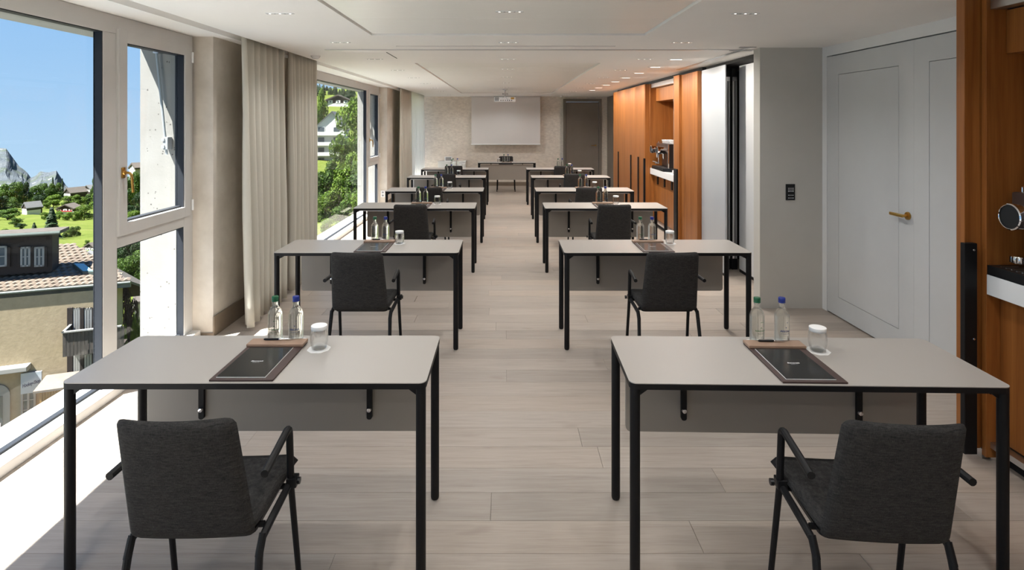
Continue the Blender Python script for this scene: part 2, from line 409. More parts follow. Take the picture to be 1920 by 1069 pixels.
panels(4.587-.012-.655*11, 4.575, 11); panels(6.752, 13.888, 11)
struct(obj('trim_4', bx(-1.61, -1.18, 5.69, 6.23, CEIL-.0025, CEIL+.002), MT['ceiling_paint']))
struct(obj('trim_5', bx(-1.18, -1.172, 5.69, 6.23, CEIL-.003, CEIL+.002), MT['dark_gap']))
# partition track, slot grille and their fittings in the ceiling
b = NB()
box(b, -1.72, 2.36, 5.47, 5.50, CEIL-.006, CEIL+.004); box(b, 2.235, 2.275, 5.50, 7.55, CEIL-.006, CEIL+.004)
struct(obj('trim_1', b, MT['alu']))
b = NB(); box(b, 2.15, 2.30, 5.28, 5.31, CEIL-.008, CEIL+.002); box(b, 2.15, 2.36, 5.52, 5.54, CEIL-.008, CEIL+.002); box(b, 2.22, 2.25, 5.29, 5.53, CEIL-.01, CEIL+.002)
struct(obj('trim_2', b, MT['alu']))
o = obj('slot_grille', bx(-.99, .99, 5.232, 5.258, CEIL+.004, CEIL+.02), MT['alu'])
tag(o, 'long narrow metal air slot set across the ceiling', 'vent')
for nm, lb, x, y in (('smoke_detector', 'tiny white smoke detector on the ceiling over the window curtains', -1.98, 6.0), ('motion_sensor', 'small white sensor on the ceiling beside the far door', 1.47, 15.2)):
    o = obj(nm, lathe(NB(), [(0, -.03), (.03, -.03), (.045, -.012), (.05, 0), (0, 0)], 16), MT['white_gloss'], smooth='auto', loc=(x, y, CEIL)); tag(o, lb, 'sensor')

# ---- left wall: piers, concrete outside, windows
plaster_bm = NB()
for ya, yb in ((-3.0, -2.7), (4.65, 7.0), (11.47, 13.1), (15.55, 15.75)): box(plaster_bm, -2.60, XL, ya, yb, 0, CEIL)
wall_left = struct(obj('wall_left', plaster_bm, MT['plaster']))
b = NB()
for ya, yb in ((-3.2, -2.7), (4.65, 7.0), (11.47, 13.1), (15.55, 16.4)): box(b, XOUT, -2.605, ya, yb, -.4, 2.335)
box(b, XOUT, -2.605, -3.2, 16.4, 2.335, 2.9)
struct(obj('wall_outer', b, MT['concrete']))
for i, (ya, yb) in enumerate(((4.64, 7.01), (11.46, 13.11))):
    b = NB(); box(b, XL+.001, XL+.012, ya, yb, 0, .16); box(b, XL_FRAME+.01, XL+.012, ya-.004, ya+.005, 0, .03)
    struct(obj('baseboard_left' if i == 0 else 'baseboard_left.001', b, MT['brown_base']))
def window(n, ya, yb, casement=True):
    root = struct(bpy.data.objects.new('window_%d' % n, None)); C.objects.link(root); root.location = (XL_FRAME, ya, 0)
    L = yb-ya; xo = -.062
    fr = NB(); ym = L-1.03                                   # mullion starts here
    box(fr, xo, 0, 0, L, 2.30, CEIL-.001, bev=.003, seg=1)
    box(fr, xo, .065, 0, L, 0, .058, bev=.006, seg=2)
    box(fr, xo, 0, 0, .10, .058, 2.30, bev=.003, seg=1)
    box(fr, xo, 0, L-.125, L, .058, 2.30, bev=.003, seg=1)
    if casement:
        box(fr, xo, 0, ym, ym+.13, .058, 2.30, bev=.003, seg=1)
        box(fr, xo, 0, ym+.13, L-.125, .912, 1.03, bev=.003, seg=1)
    obj('window_frame', fr, MT['frame_white'], root)
    y1 = ym if casement else L-.125
    def gask(ya_, yb_, za, zb, nm='gasket', x1=-.004):
        g = NB()
        box(g, xo+.004, x1, yb_-.006, yb_, za, zb); box(g, xo+.004, x1, ya_, ya_+.006, za, zb)
        box(g, xo+.004, x1, ya_+.006, yb_-.006, zb-.006, zb); box(g, xo+.004, x1-.02, ya_+.006, yb_-.006, za, za+.012)
        return g
    obj('gasket', gask(.10, y1, .058, 2.30), MT['gasket'], root)
    obj('pane', bx(-.056, -.050, .106, y1-.006, .07, 2.294), MT['pane_glass'], root)
    if casement:
        obj('gasket', gask(ym+.13, L-.125, .058, .912), MT['gasket'], root)
        obj('pane', bx(-.056, -.050, ym+.136, L-.131, .07, .906), MT['pane_glass'], root)
        sa, sb, z0, z1 = ym+.13-.008, L-.058, .988, 2.335
        s = NB(); w = .083
        box(s, -.052, .018, sa, sa+w, z0, z1, bev=.004); box(s, -.052, .018, sb-w, sb, z0, z1, bev=.004)
        box(s, -.052, .018, sa+w-.003, sb-w+.003, z1-w, z1, bev=.004); box(s, -.052, .018, sa+w-.003, sb-w+.003, z0, z0+w-.004, bev=.004)
        so = obj('sash', s, MT['frame_white'], root)
        obj('gasket', gask(sa+w, sb-w, z0+w-.004, z1-w, x1=.008), MT['gasket'], so)
        obj('pane', bx(-.046, -.040, sa+w+.006, sb-w-.006, z0+w+.006, z1-w-.006), MT['pane_glass'], so)
        h = lathe(NB(), [(0, .018), (.014, .018), (.016, .022), (.016, .030), (.013, .036), (0, .036)], 16, (0, sa+.035, 1.40), axis='x')
        box(h, .018, .026, sa+.018, sa+.052, 1.365, 1.435, bev=.007, seg=3)
        tube(h, arc((.03, sa+.035, 1.40), (.075, sa+.035, 1.40), (.075, sa+.05, 1.27), .03), .0085, 12)
        obj('window_handle', h, MT['brass'], so, smooth='auto')
        for z in (2.20, 1.03):
            obj('hinge', tube(NB(), [(.024, sb+.012, z), (.024, sb+.012, z+.085)], .009, 10), MT['white_gloss'], root)
    return root
window(1, -2.7, 4.63); window(2, 7.02, 11.45); window(3, 13.12, 15.53, False)  # first window runs on unseen behind the camera, lengthened for fill light
for i, (ya, yb) in enumerate(((-2.7, 4.65), (7.0, 11.47), (13.1, 15.55))):
    b = NB(); prism(b, [(-2.602, ya, .045), (-2.602, ya, -.12), (-3.0, ya, -.20), (-3.0, ya, -.085)], (0, yb-ya, 0))
    struct(obj('window_sill' if i == 0 else 'window_sill.%03d' % i, b, MT['sill_white']))
# awning arms on the concrete reveals outside
for i, (yy, lb) in enumerate(((4.60, 'pale metal awning arm on the concrete outside the near casement'), (11.42, 'pale metal awning arm outside the far casement window'))):
    t = thing('awning_arm', lb, 'bracket', (-2.79, yy, 2.31))
    obj('rod', tube(NB(), [(0, 0, 0), (.085, 0, -.84)], .010, 8), MT['arm_grey'], t)
    b = NB(); box(b, .062, .10, -.015, .048, -.80, -.70, bev=.004); box(b, .05, .075, -.02, .0, -.79, -.765); box(b, .05, .075, -.02, .0, -.73, -.71)
    obj('clamp', b, MT['device_grey'], t)
    obj('bracket', bx(-.02, .02, -.012, .048, -.03, .024), MT['alu'], t)

# ---- back wall, alcove with the far door
struct(obj('wall_back', bx(-2.6, 1.478, YB, YB+.2, 0, CEIL), MT['wallpaper']))
struct(obj('baseboard_back', bx(-2.36, 1.478, YB-.012, YB, 0, .10), MT['brown_base']))
b = NB(); box(b, 1.478, 1.60, 16.0, 16.2, 0, CEIL); box(b, 2.665, 3.0, 16.0, 16.2, 0, CEIL); box(b, 1.60, 2.665, 16.0, 16.2, 2.37, CEIL)
struct(obj('wall_alcove', b, MT['wallpaper']))
struct(obj('wall_return', bx(2.82, 3.0, 12.72, 16.0, 0, CEIL), MT['taupe_paint']))
struct(obj('wall_front', bx(-2.6, 3.0, Y0-.2, Y0, 0, CEIL), MT['wall_paint']))
d2 = struct(bpy.data.objects.new('door_2', None)); C.objects.link(d2); d2.location = (1.60, 16.0, 0)
b = NB(); box(b, 0, .075, -.02, .1, 0, 2.37, bev=.003); box(b, .99, 1.065, -.02, .1, 0, 2.37, bev=.003); box(b, .075, .99, -.02, .1, 2.29, 2.37, bev=.003)
obj('door_frame', b, MT['taupe_paint'], d2)
lf = obj('door_leaf', bx(.08, .985, .0, .05, .006, 2.285, bev=.003), MT['taupe_paint'], d2)
h = lathe(NB(), [(0, -.012), (.024, -.012), (.024, 0), (0, 0)], 16, (.90, 0, 1.08), axis='y')
tube(h, arc((.90, 0, 1.08), (.90, -.05, 1.08), (.77, -.05, 1.08), .015), .009, 10)
obj('door_handle', h, MT['brass'], lf, smooth='auto')

# ---- right side: door wall, wing wall
b = NB(); box(b, XR, XR+.2, 5.27, 5.55, 0, CEIL); box(b, XR, XR+.2, 2.98, 5.27, 2.332, CEIL); box(b, XR, XR+.2, -3.0, 3.04, 0, 2.332)
box(b, XR, XR+.2, -3.0, 2.98, 2.332, CEIL)
struct(obj('wall_right', b, MT['white_paint']))
d1 = struct(bpy.data.objects.new('door_1', None)); C.objects.link(d1); d1.location = (XR, 0, 0)
obj('door_frame', bx(.045, .19, 3.04, 5.27, 0, 2.332), MT['dark_gap'], d1)
def leaf(ya, yb, pa, pb):
    g = .0035; b = NB(); x0, x1 = 0, .04
    zb, zt = .012, 2.322
    for (a, c, e, f) in ((ya, yb, zb, .18), (ya, yb, 2.152, zt), (ya, pa, .18, 2.152), (pb, yb, .18, 2.152)): box(b, x0, x1, a, c, e, f)
    o = obj('door_leaf', b, MT['door_paint'], d1)
    b = NB(); box(b, x0, x1-.01, pa+g, pb-g, .18+g, 2.152-g, bev=.001, seg=1)
    obj('door_panel', b, MT['door_paint'], o)
    return o
la = leaf(4.1505, 5.264, 4.307, 5.09); leaf(3.046, 4.1495, 3.22, 3.998)
h = lathe(NB(), [(0, -.012), (.027, -.012), (.029, -.009), (.029, 0), (0, 0)], 20, (0, 4.205, 1.045), axis='x')
tube(h, [(0, 4.205, 1.045), (-.048, 4.205, 1.045)], .010, 12)
b2 = h; box(b2, -.056, -.040, 4.195, 4.335, 1.034, 1.057, bev=.004)
obj('door_handle', b2, MT['brass'], la, smooth='auto')
struct(obj('wall_wing', bx(2.36, XR, 5.346, 5.48, 0, CEIL), MT['wall_paint']))
struct(obj('wall_behind', bx(XR, XR+.2, 5.55, 12.72, 0, CEIL), MT['dark_gap']))
t = thing('control_panel', 'black wall panel with five rows of light button marks', 'switch', (2.641, 5.346, 1.08))
obj('cover_plate', bx(-.042, .042, -.008, 0, -.0745, .0745, bev=.002), MT['black_plastic'], t)
for z in (.036, .021, .007, -.028, -.054):
    b = NB(); box(b, -.02, .028, -.0092, -.008, z-.0016, z+.0016); box(b, -.022, -.016, -.0096, -.008, z-.003, z+.003); box(b, .022, .028, -.0096, -.008, z-.003, z+.003)
    obj('button', b, MT['print_white'], t)
for z, hh, lb in ((1.50, .06, 'upper small black switch on the dark side wall near the far door'), (1.15, .065, 'lower small black switch on the dark side wall near the far door')):
    o = obj('wall_switch', bx(2.806, 2.82, 14.84, 14.98, z-hh, z+hh, bev=.003), MT['black_plastic']); tag(o, lb, 'switch')
# solid dark boxes painting the shade of the gap over the joinery
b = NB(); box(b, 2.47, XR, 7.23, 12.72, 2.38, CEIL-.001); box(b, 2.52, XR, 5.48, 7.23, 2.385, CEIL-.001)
struct(obj('gap_shade', b, MT['dark_gap']))
# white cover doors and the parked folding wall
t = thing('cover_door', 'tall white cover door next to the walnut end panel', 'door', (2.45, 0, 0))
obj('door_leaf', bx(0, .012, 6.43, 7.20, .03, 2.372, bev=.003), MT['cover_white'], t)
obj('kick_rail', bx(.002, .011, 6.43, 7.20, 0, .03), MT['black_metal'], t)
t = thing('cover_door', 'tall white cover door half hidden behind the wing wall', 'door', (2.70, 0, 0))
obj('door_leaf', bx(0, .045, 5.49, 6.66, .035, 2.378, bev=.003), MT['white_gloss'], t)  # brighter white than the other cover door, replacing light that misses it
obj('kick_rail', bx(.004, .04, 5.49, 6.66, 0, .035), MT['black_metal'], t)
for i, lb in enumerate(('black edged folding wall leaf parked beside the white cover door', 'second black edged folding wall leaf, nearer the wing wall')):
    t = thing('partition_leaf', lb, 'partition', (2.567+i*.083, 6.76, 0), group='parked folding wall')
    obj('core', bx(0, .072, 0, .42, .02, 2.36), MT['black_metal'], t)
    obj('edge_strip', bx(.012, .032, -.008, 0, .13, 2.21), MT['sheen_grey'], t)
    obj('edge_seal', bx(.042, .062, -.012, 0, .13, 2.21), MT['device_grey'], t)
    obj('latch', bx(.010, .062, -.014, 0, 2.21, 2.26, bev=.002), MT['alu'], t)
    obj('foot', bx(.004, .068, -.006, .4, 0, .02), MT['black_metal'], t)

# ---- walnut joinery on the right
W = MT['walnut']
t = thing('tall_cupboard', 'tall walnut cupboard wall with long black handles, down the room', 'cupboard', (2.37, 9.84, 0))
obj('carcass', bx(.024, .565, .005, 2.83, .05, 2.375), W, t)
obj('plinth', bx(.05, .56, .005, 2.83, 0, .05), MT['black_metal'], t)
for a, c, hy in ((.0, .66, .42), (.663, 1.587, 1.03), (1.59, 2.83, 2.23)):
    dr = obj('door', bx(0, .023, a+.002, c, .055, 2.375, bev=.002), W, t)
    obj('handle', bx(-.018, .002, hy-.022, hy+.022, .06, 1.11, bev=.003), MT['black_metal'], dr)
obj('edge_handle', bx(-.02, .012, -.035, 0, .06, 1.11, bev=.003), MT['black_metal'], t)
obj('end_panel', bx(.004, .10, -.03, .004, .05, 2.375, bev=.002), W, t)

def coffee_bar(name, label, ya, yb, far):
    """open walnut niche along the wall between ya (near) and yb (far)"""
    t = thing(name, label, 'cabinet', (2.45, ya, 0)); L = yb-ya
    obj('side_panel', bx(0, .48, L-.03, L, .02, 2.375, bev=.002), W, t)
    obj('side_panel', bx(0, .48, 0, .03, .02, 2.375, bev=.002), W, t)
    obj('back_panel', bx(.46, .48, .03, L-.03, .1, 2.375), W, t)
    up = obj('upper_cupboard', bx(.10, .459, .031, L-.031, 2.08, 2.30, bev=.002), W, t)
    obj('fascia', bx(.02, .46, .031, L-.031, 2.305, 2.375), MT['alu'], t)
    n = 4; d = (L-.06)/n
    obj('base_carcass', bx(.095, .459, .031, L-.031, .10, .852), W, t)
    for i in range(n):
        dr = obj('base_door', bx(.07, .093, .03+i*d+.002, .03+(i+1)*d-.002, .105, .85, bev=.0015), W, t)
        obj('pull', bx(.055, .07, .03+(i+.30)*d, .03+(i+.44)*d, .70, .852), MT['black_metal'], dr)
    obj('plinth', bx(.075, .45, .03, L-.03, 0, .07), MT['black_metal'], t)
    obj('plinth_strip', bx(.02, .09, .03, L-.03, .07, .10), MT['alu'], t)
    obj('counter', bx(0, .459, .031, L-.031, .853, .955, bev=.003), MT['counter_white'], t)
    return t
coffee_bar('coffee_bar', 'walnut niche cabinet with white counter down the room', 8.12, 9.80, True)
coffee_bar('coffee_bar', 'walnut niche cabinet with white counter, cut off by the picture edge', .9, 2.965, False)
# pocket door stacks beside the niches
t = thing('pocket_door', 'folded walnut pocket door with black edge before the grey double door', 'door', (2.37, 2.975, 0))
obj('leaf', bx(0, .118, 0, .055, .045, 2.395, bev=.003), W, t)
b = NB(); box(b, -.022, .042, -.03, 0, .03, 1.11, bev=.003)
hd = obj('edge_profile', b, MT['black_metal'], t)
for z in (1.075, .62): obj('screw', lathe(NB(), [(0, -.002), (.005, -.002), (.006, 0)], 10, (.026, -.03, z), axis='y'), MT['silver'], hd)
obj('guide_foot', bx(.08, .125, -.012, .02, 0, .05), MT['alu'], t)
t = thing('pocket_door', 'folded walnut pocket door with pale edge beside the far niche', 'door', (2.37, 7.87, 0))
obj('leaf', bx(0, .075, .0, .235, .03, 2.375, bev=.003), W, t)
obj('edge_strip', bx(-.004, .07, .235, .245, .03, 2.375), MT['leather_tan'], t)
obj('edge_profile', bx(-.02, .01, .05, .19, .03, 1.08, bev=.003), MT['black_metal'], t)
t = thing('end_panel', 'broad walnut end panel between the far niche and white door', 'panel', (2.40, 7.21, 0))
obj('panel', bx(0, .5, 0, .65, .03, 2.37, bev=.004), W, t); obj('plinth', bx(.02, .5, 0, .65, 0, .03), MT['black_metal'], t)

# ---- coffee machines
def make_machine(name, label, loc):
    t = thing(name, label, 'coffee machine', loc)           # local x to the wall, y along the wall, z from counter
    b = NB(); prism(b, [(0, .10, 0), (.10, -.0, 0), (.40, 0, 0), (.40, .80, 0), (0, .80, 0)], (0, 0, .048))
    obj('drip_tray', b, MT['black_plastic'], t)
    b = NB()
    for i in range(22): box(b, .03, .12, .12+i*.030, .128+i*.030, .048, .051)
    g = obj('grate', b, MT['alu'], t); g['kind'] = 'stuff'
    obj('body', bx(.15, .42, .03, .72, .0485, .30, bev=.008), MT['machine_brown'], t, smooth='auto')
    obj('head', bx(.06, .42, .02, .73, .30, .43, bev=.012), MT['machine_brown'], t, smooth='auto')
    obj('side_cover', bx(.07, .42, .006, .018, .06, .43, bev=.004), MT['black_plastic'], t)
    obj('front_trim', bx(.052, .068, .004, .03, .06, .43, bev=.003), MT['chrome'], t)
    for z in (.12, .20, .28): obj('side_knob', lathe(NB(), [(0, -.02), (.014, -.02), (.018, 0), (0, 0)], 14, (.20, .006, z), axis='y'), MT['chrome'], t, smooth='auto')
    for y in (.22, .60):
        c = lathe(NB(), [(0, .10), (.056, .10), (.056, .0), (.060, -.012), (.063, -.03), (.063, -.062), (.058, -.066), (.056, -.064)], 32, (0, y, .325), axis='x')
        gh = obj('brew_head', c, MT['chrome'], t, smooth='auto')
        obj('glass_face', lathe(NB(), [(0, -.060), (.055, -.060), (.057, -.064), (.057, -.05), (0, -.05)], 32, (0, y, .325), axis='x'), MT['black_plastic'], gh, smooth='auto')
        sp = lathe(NB(), [(0, .0), (.012, .0), (.016, .05), (.022, .08), (0, .08)], 14, (.04, y, .19))
        obj('spout', sp, MT['chrome'], gh, smooth='auto')
    w = tube(NB(), arc((.10, .45, .30), (.02, .45, .26), (.03, .47, .10), .03), .006, 10)
    tube(w, [(.03, .47, .10), (-.02, .50, .13), (-.05, .53, .135)], .006, 10)
    obj('steam_wand', w, MT['chrome'], t, smooth='auto')
    b = lathe(NB(), [(0, 0), (.03, 0), (.034, .01), (.034, .028), (.030, .034), (0, .034)], 20, (.06, .68, .085))
    for k in range(12):
        a = k*math.pi/6; box(b, .06+.034*math.cos(a)-.004, .06+.034*math.cos(a)+.004, .68+.034*math.sin(a)-.004, .68+.034*math.sin(a)+.004, .088, .115)
    obj('drip_knob', b, MT['chrome'], t, smooth='auto')
    r = NB(); tube(r, [(.09, .05, .455), (.09, .70, .455)], .004, 8); tube(r, [(.09, .05, .43), (.09, .05, .455)], .004, 8); tube(r, [(.09, .70, .43), (.09, .70, .455)], .004, 8)
    obj('cup_rail', r, MT['chrome'], t)
    return t
make_machine('coffee_machine', 'chrome and brown coffee machine in the far walnut niche', (2.45, 8.86, .956))
make_machine('coffee_machine', 'chrome and brown coffee machine cut off by the picture edge', (2.45, 2.13, .956))
cup_me = None
def cups(y0, n, lab, grp):
    global cup_me
    for i in range(n):
        for j in range(2):
            nm = 'cup'
            if cup_me is None:
                o = obj(nm, lathe(NB(), [(0, .004), (.024, .004), (.036, .05), (.039, .056), (.036, .056), (.026, .008), (0, .008)][:5]+[(.033, .05), (.02, .010), (0, .010)], 18), MT['white_gloss'], smooth='auto'); cup_me = o.data
            else: o = mobj(nm, cup_me, None)
            o.location = (2.60+j*.09, y0+i*.088, 1.386)
            tag(o, 'white cup on the far coffee machine, %s row, %s from the near end' % (('front', 'rear')[j], ('nearest', 'second', 'third', 'fourth', 'fifth', 'sixth', 'seventh')[i]), 'cup', grp)
cups(8.93, 7, 'white cup in the cluster on top of the far coffee machine', 'cups on the far machine')
b = NB()
for k in range(5): lathe(b, [(0, 0), (.05, 0), (.062, .008), (.06, .011), (0, .006)], 20, (0, 0, k*.010))
o = obj('saucer_stack', b, MT['white_gloss'], smooth='auto', loc=(2.55, 8.60, .956)); tag(o, 'small stack of white saucers on the far counter by the machine', 'saucers')
o = obj('saucer_stack', bx(-.05, .05, -.14, -.05, 0, .11, bev=.02, seg=3), MT['paper'], loc=(2.56, 8.60, .956), smooth='auto'); o.name = 'napkin_box'; tag(o, 'white napkin box on the far counter beside the saucers', 'box')

# ------------------------------------------------------------------ ceiling lights
def make_lamp():
    t = thing('ceiling_light', '', 'ceiling light')
    obj('housing', bx(-.088, .088, -.017, .017, -.004, .002, bev=.001, seg=1), MT['white_gloss'], t)
    for i in range(5):
        o = obj('lamp_eye', lathe(NB(), [(0, -.0046), (.0065, -.0046), (.0065, -.004)], 12, (-.064+.032*i, 0, 0)), MT['lamp_glow'] if i % 2 == 0 else MT['gasket'], t)
    return t
lamp0 = None
ln = bpy.data.lights.new('lamp_light', 'SPOT'); ln.energy = LAMP_W; ln.color = LAMP_COL; ln.spot_size = R(150); ln.spot_blend = .7; ln.shadow_soft_size = .03
ORD = ['nearest', 'second', 'third', 'fourth', 'fifth', 'sixth', 'seventh', 'eighth', 'ninth', 'tenth']
lamp_rows = [-2.0, -.6, .95, 2.32, 3.65, 4.98, 6.30, 7.63, 8.96, 10.29, 11.62, 12.95, 14.6]
for i, y in enumerate(lamp_rows):
    for j, (x, side) in enumerate(((-1.43, 'on the window side'), (.025, 'down the middle'), (1.52, 'on the cabinet side'))):
        if i < 4: lb = 'small slot light in the ceiling above and behind the viewer'
        else: lb = 'slim five-eye ceiling slot light %s, %s from the viewer' % (side, ORD[i-4])
        inp = j == 1 and (y < 4.587 or 6.74 < y < 13.9)
        z = CEIL+.012 if inp else CEIL
        if lamp0 is None: lamp0 = o = make_lamp(); o.location = (x, y, z); o['label'] = lb
        else: o = dup(lamp0, (x, y, z), 0, lb)
        o['group'] = 'ceiling slot lights'
        l = bpy.data.objects.new('lamp_light', ln); C.objects.link(l); l.location = (x, y, z-.02)
wl_ = bpy.data.lights.new('wash_light', 'SPOT'); wl_.energy = WASH_W; wl_.color = WASH_COL; wl_.spot_size = R(160); wl_.spot_blend = .6; wl_.shadow_soft_size = .03
wash0 = None
for i in range(8):
    y = 6.32+i*.875; lb = 'bright wall-washing ceiling light by the walnut, %s from the viewer' % ORD[i]
    if wash0 is None:
        wash0 = o = thing('wash_light', lb, 'ceiling light', (1.84, y, CEIL))
        obj('housing', bx(-.06, .10, -.018, .018, -.006, .002, bev=.001, seg=1), MT['white_gloss'], o)
        obj('lens', bx(-.03, .09, -.012, .012, -.0075, -.006), MT['lamp_glow'], o)  # glowing lens drawn long to imitate the light streak on the ceiling
    else: o = dup(wash0, (1.84, y, CEIL), 0, lb)
    o['group'] = 'wall-washing ceiling lights'
    l = bpy.data.objects.new('wash_lamp', wl_); C.objects.link(l); l.location = (1.86, y, CEIL-.03)
    l.rotation_euler = Vector((.42, 0, -1)).to_track_quat('-Z', 'Y').to_euler()

# ------------------------------------------------------------------ curtains
def curtain(name, label, ya, yb, xc, nfold, mat, amp=(.022, .05), seed=1, top=CEIL+.03, lean=0, bulge=0):
    rnd = random.Random(seed); n = nfold*14; nz = 14; bm = NB(); rows = []
    ph = [rnd.uniform(-.6, .6) for _ in range(nfold+2)]; am = [rnd.uniform(.6, 1.25) for _ in range(nfold+2)]
    t = thing(name, label, 'curtain', (0, 0, 0))
    for j in range(nz+1):
        v = j/nz; row = []                                       # v = 0 top
        a = amp[0]+(amp[1]-amp[0])*min(1, v*1.6)
        for i in range(n+1):
            u = i/n; f = u*nfold; k = int(f)
            s = math.sin(2*math.pi*f+ph[k]*v*(1-abs(2*(f-k)-1)))
            if v < .06: s = math.copysign(abs(s)**.6, s)
            y = ya+(yb-ya)*u+lean*v+.012*math.sin(7*u+3*v+seed)*v
            x = xc+a*am[k]*s+bulge*v*(1-u)**2+.01*math.sin(5*v+u*9+seed)*v
            row.append(bm.verts.new((x, y, top+(.03-top)*v)))
        rows.append(row)
    for j in range(nz):
        for i in range(n): bm.faces.new((rows[j][i], rows[j][i+1], rows[j+1][i+1], rows[j+1][i]))
    o = obj('curtain_cloth', bm, mat, t, smooth=True)
    so = o.modifiers.new('thick', 'SOLIDIFY'); so.thickness = .003
    b = NB(); box(b, xc-.012, xc+.012, ya, yb, top-.012, top+.02)
    obj('curtain_heading', b, mat, t)
    return t
CC = MT['curtain_cloth']
curtain('curtain', 'nearer beige pleated curtain hanging against the first window pier', 4.76, 5.68, -2.185, 7, CC, (.028, .052), seed=2, bulge=.045)
curtain('curtain', 'second beige pleated curtain hanging before the far window', 5.80, 6.68, -2.19, 8, CC, (.026, .048), seed=5)
curtain('curtain', 'farthest heavy beige curtain hanging beyond the second window pier', 11.95, 13.35, -2.19, 10, CC, (.026, .048), seed=8)
curtain('sheer_curtain', 'white sheer curtain glowing at the far end window', 13.42, 15.38, -2.19, 16, MT['sheer_cloth'], (.02, .05), seed=11, bulge=.0)
b = tube(NB(), [(-2.16, 4.80, 0), (-2.16, 4.80, .2)], .02, 12); 

b.free()

# ------------------------------------------------------------------ furniture
def make_table():
    t = thing('seminar_table', '', 'table')                      # origin: centre of the plan, +y towards the panel
    w, d = .7025, .2425
    b = rbox(NB(), -w, w, -d, d, .7375, .7405, .028, mi=0)
    obj('tabletop', b, MT['laminate'], t)
    b = rbox(NB(), -w, w, -d, d, .716, .7375, .028)
    obj('edge_frame', b, MT['black_metal'], t)
    b = NB(); box(b, -w+.05, w-.05, -d+.10, -d+.125, .694, .716); obj('rail', b, MT['alu'], t)
    b = NB(); box(b, -w+.02, -w+.045, -d+.05, d-.05, .69, .716); box(b, w-.045, w-.02, -d+.05, d-.05, .69, .716)
    obj('side_rails', b, MT['black_metal'], t)
    for sx in (-1, 1):
        for sy in (-1, 1):
            x, y = sx*(w-.022), sy*(d-.022)
            g = tube(NB(), [(x, y, .004), (x, y, .012), (x, y, .716)], [.0175, .0195, .0195], 16)
            prism(g, [(x-.008*sx, y-.006, .716), (x-.05*sx, y-.006, .716), (x-.05*sx, y-.006, .712), (x-.018*sx, y-.006, .688)], (0, .012, 0))
            l = obj('leg', g, MT['black_metal'], t, smooth='auto')
            obj('foot', lathe(NB(), [(0, 0), (.015, 0), (.018, .004), (.018, .006), (0, .006)], 14, (x, y, 0)), MT['black_plastic'], l)
    obj('modesty_panel', rbox(NB(), -.64, .64, d-.050, d-.032, .325, .700, .022, ax='y'), MT['panel_grey'], t)
    for x in (-.385, .385):
        s = obj('strap', rbox(NB(), x-.012, x+.012, d-.066, d-.0505, .385, .715, .010, ax='y'), MT['black_metal'], t)
        obj('knob', lathe(NB(), [(0, -.012), (.009, -.010), (.011, -.003), (.011, 0), (0, 0)], 14, (x, d-.066, .43), axis='y'), MT['silver'], s, smooth='auto')
    return t
def pad_mesh(hw_b, hw_t, z0, z1, lean, thick, sag, nu=20, nv=16, horizontal=False, cr=.028):
    """soft slab: grid with rounded outline and pillowed faces"""
    bm = NB(); front, back = [], []
    for j in range(nv+1):
        rf, rb = [], []
        for i in range(nu+1):
            u, v = -1+2*i/nu, -1+2*j/nv
            u = math.copysign(abs(u)**.8, u); v = math.copysign(abs(v)**.8, v)
            h = (z1-z0)/2; hw = hw_b+(hw_t-hw_b)*(v+1)/2
            x, z = u*hw, v*h
            ex, ez = max(0, abs(x)-(hw-cr)), max(0, abs(z)-(h-cr)); q = math.hypot(ex, ez)
            m_ = max(ex, ez)
            if q > 1e-9 and ex > 0 and ez > 0:
                k = m_/q; x = math.copysign(hw-cr+ex*k, x); z = math.copysign(h-cr+ez*k, z)
            edge = max(abs(u), abs(v)); tk = thick*.5*max(0, 1-edge**9)**.5
            y0 = lean*(v+1)/2 - sag*(1-u*u)*(.4+.6*(v+1)/2)
            if horizontal:
                dz = -.022*max(0, (v-.6)/.4)**2-.006*(1-u*u)
                rf.append(bm.verts.new((x, z, (z0+z1)*0+dz+tk))); rb.append(bm.verts.new((x, z, dz-tk)))
            else:
                zz = (z0+z1)/2+z
                rf.append(bm.verts.new((x, y0+tk, zz))); rb.append(bm.verts.new((x, y0-tk, zz)))
        front.append(rf); back.append(rb)
    for j in range(nv):
        for i in range(nu):
            bm.faces.new((front[j][i], front[j][i+1], front[j+1][i+1], front[j+1][i]))
            bm.faces.new((back[j][i+1], back[j][i], back[j+1][i], back[j+1][i+1]))
    bmesh.ops.remove_doubles(bm, verts=bm.verts, dist=1e-5)
    return bm
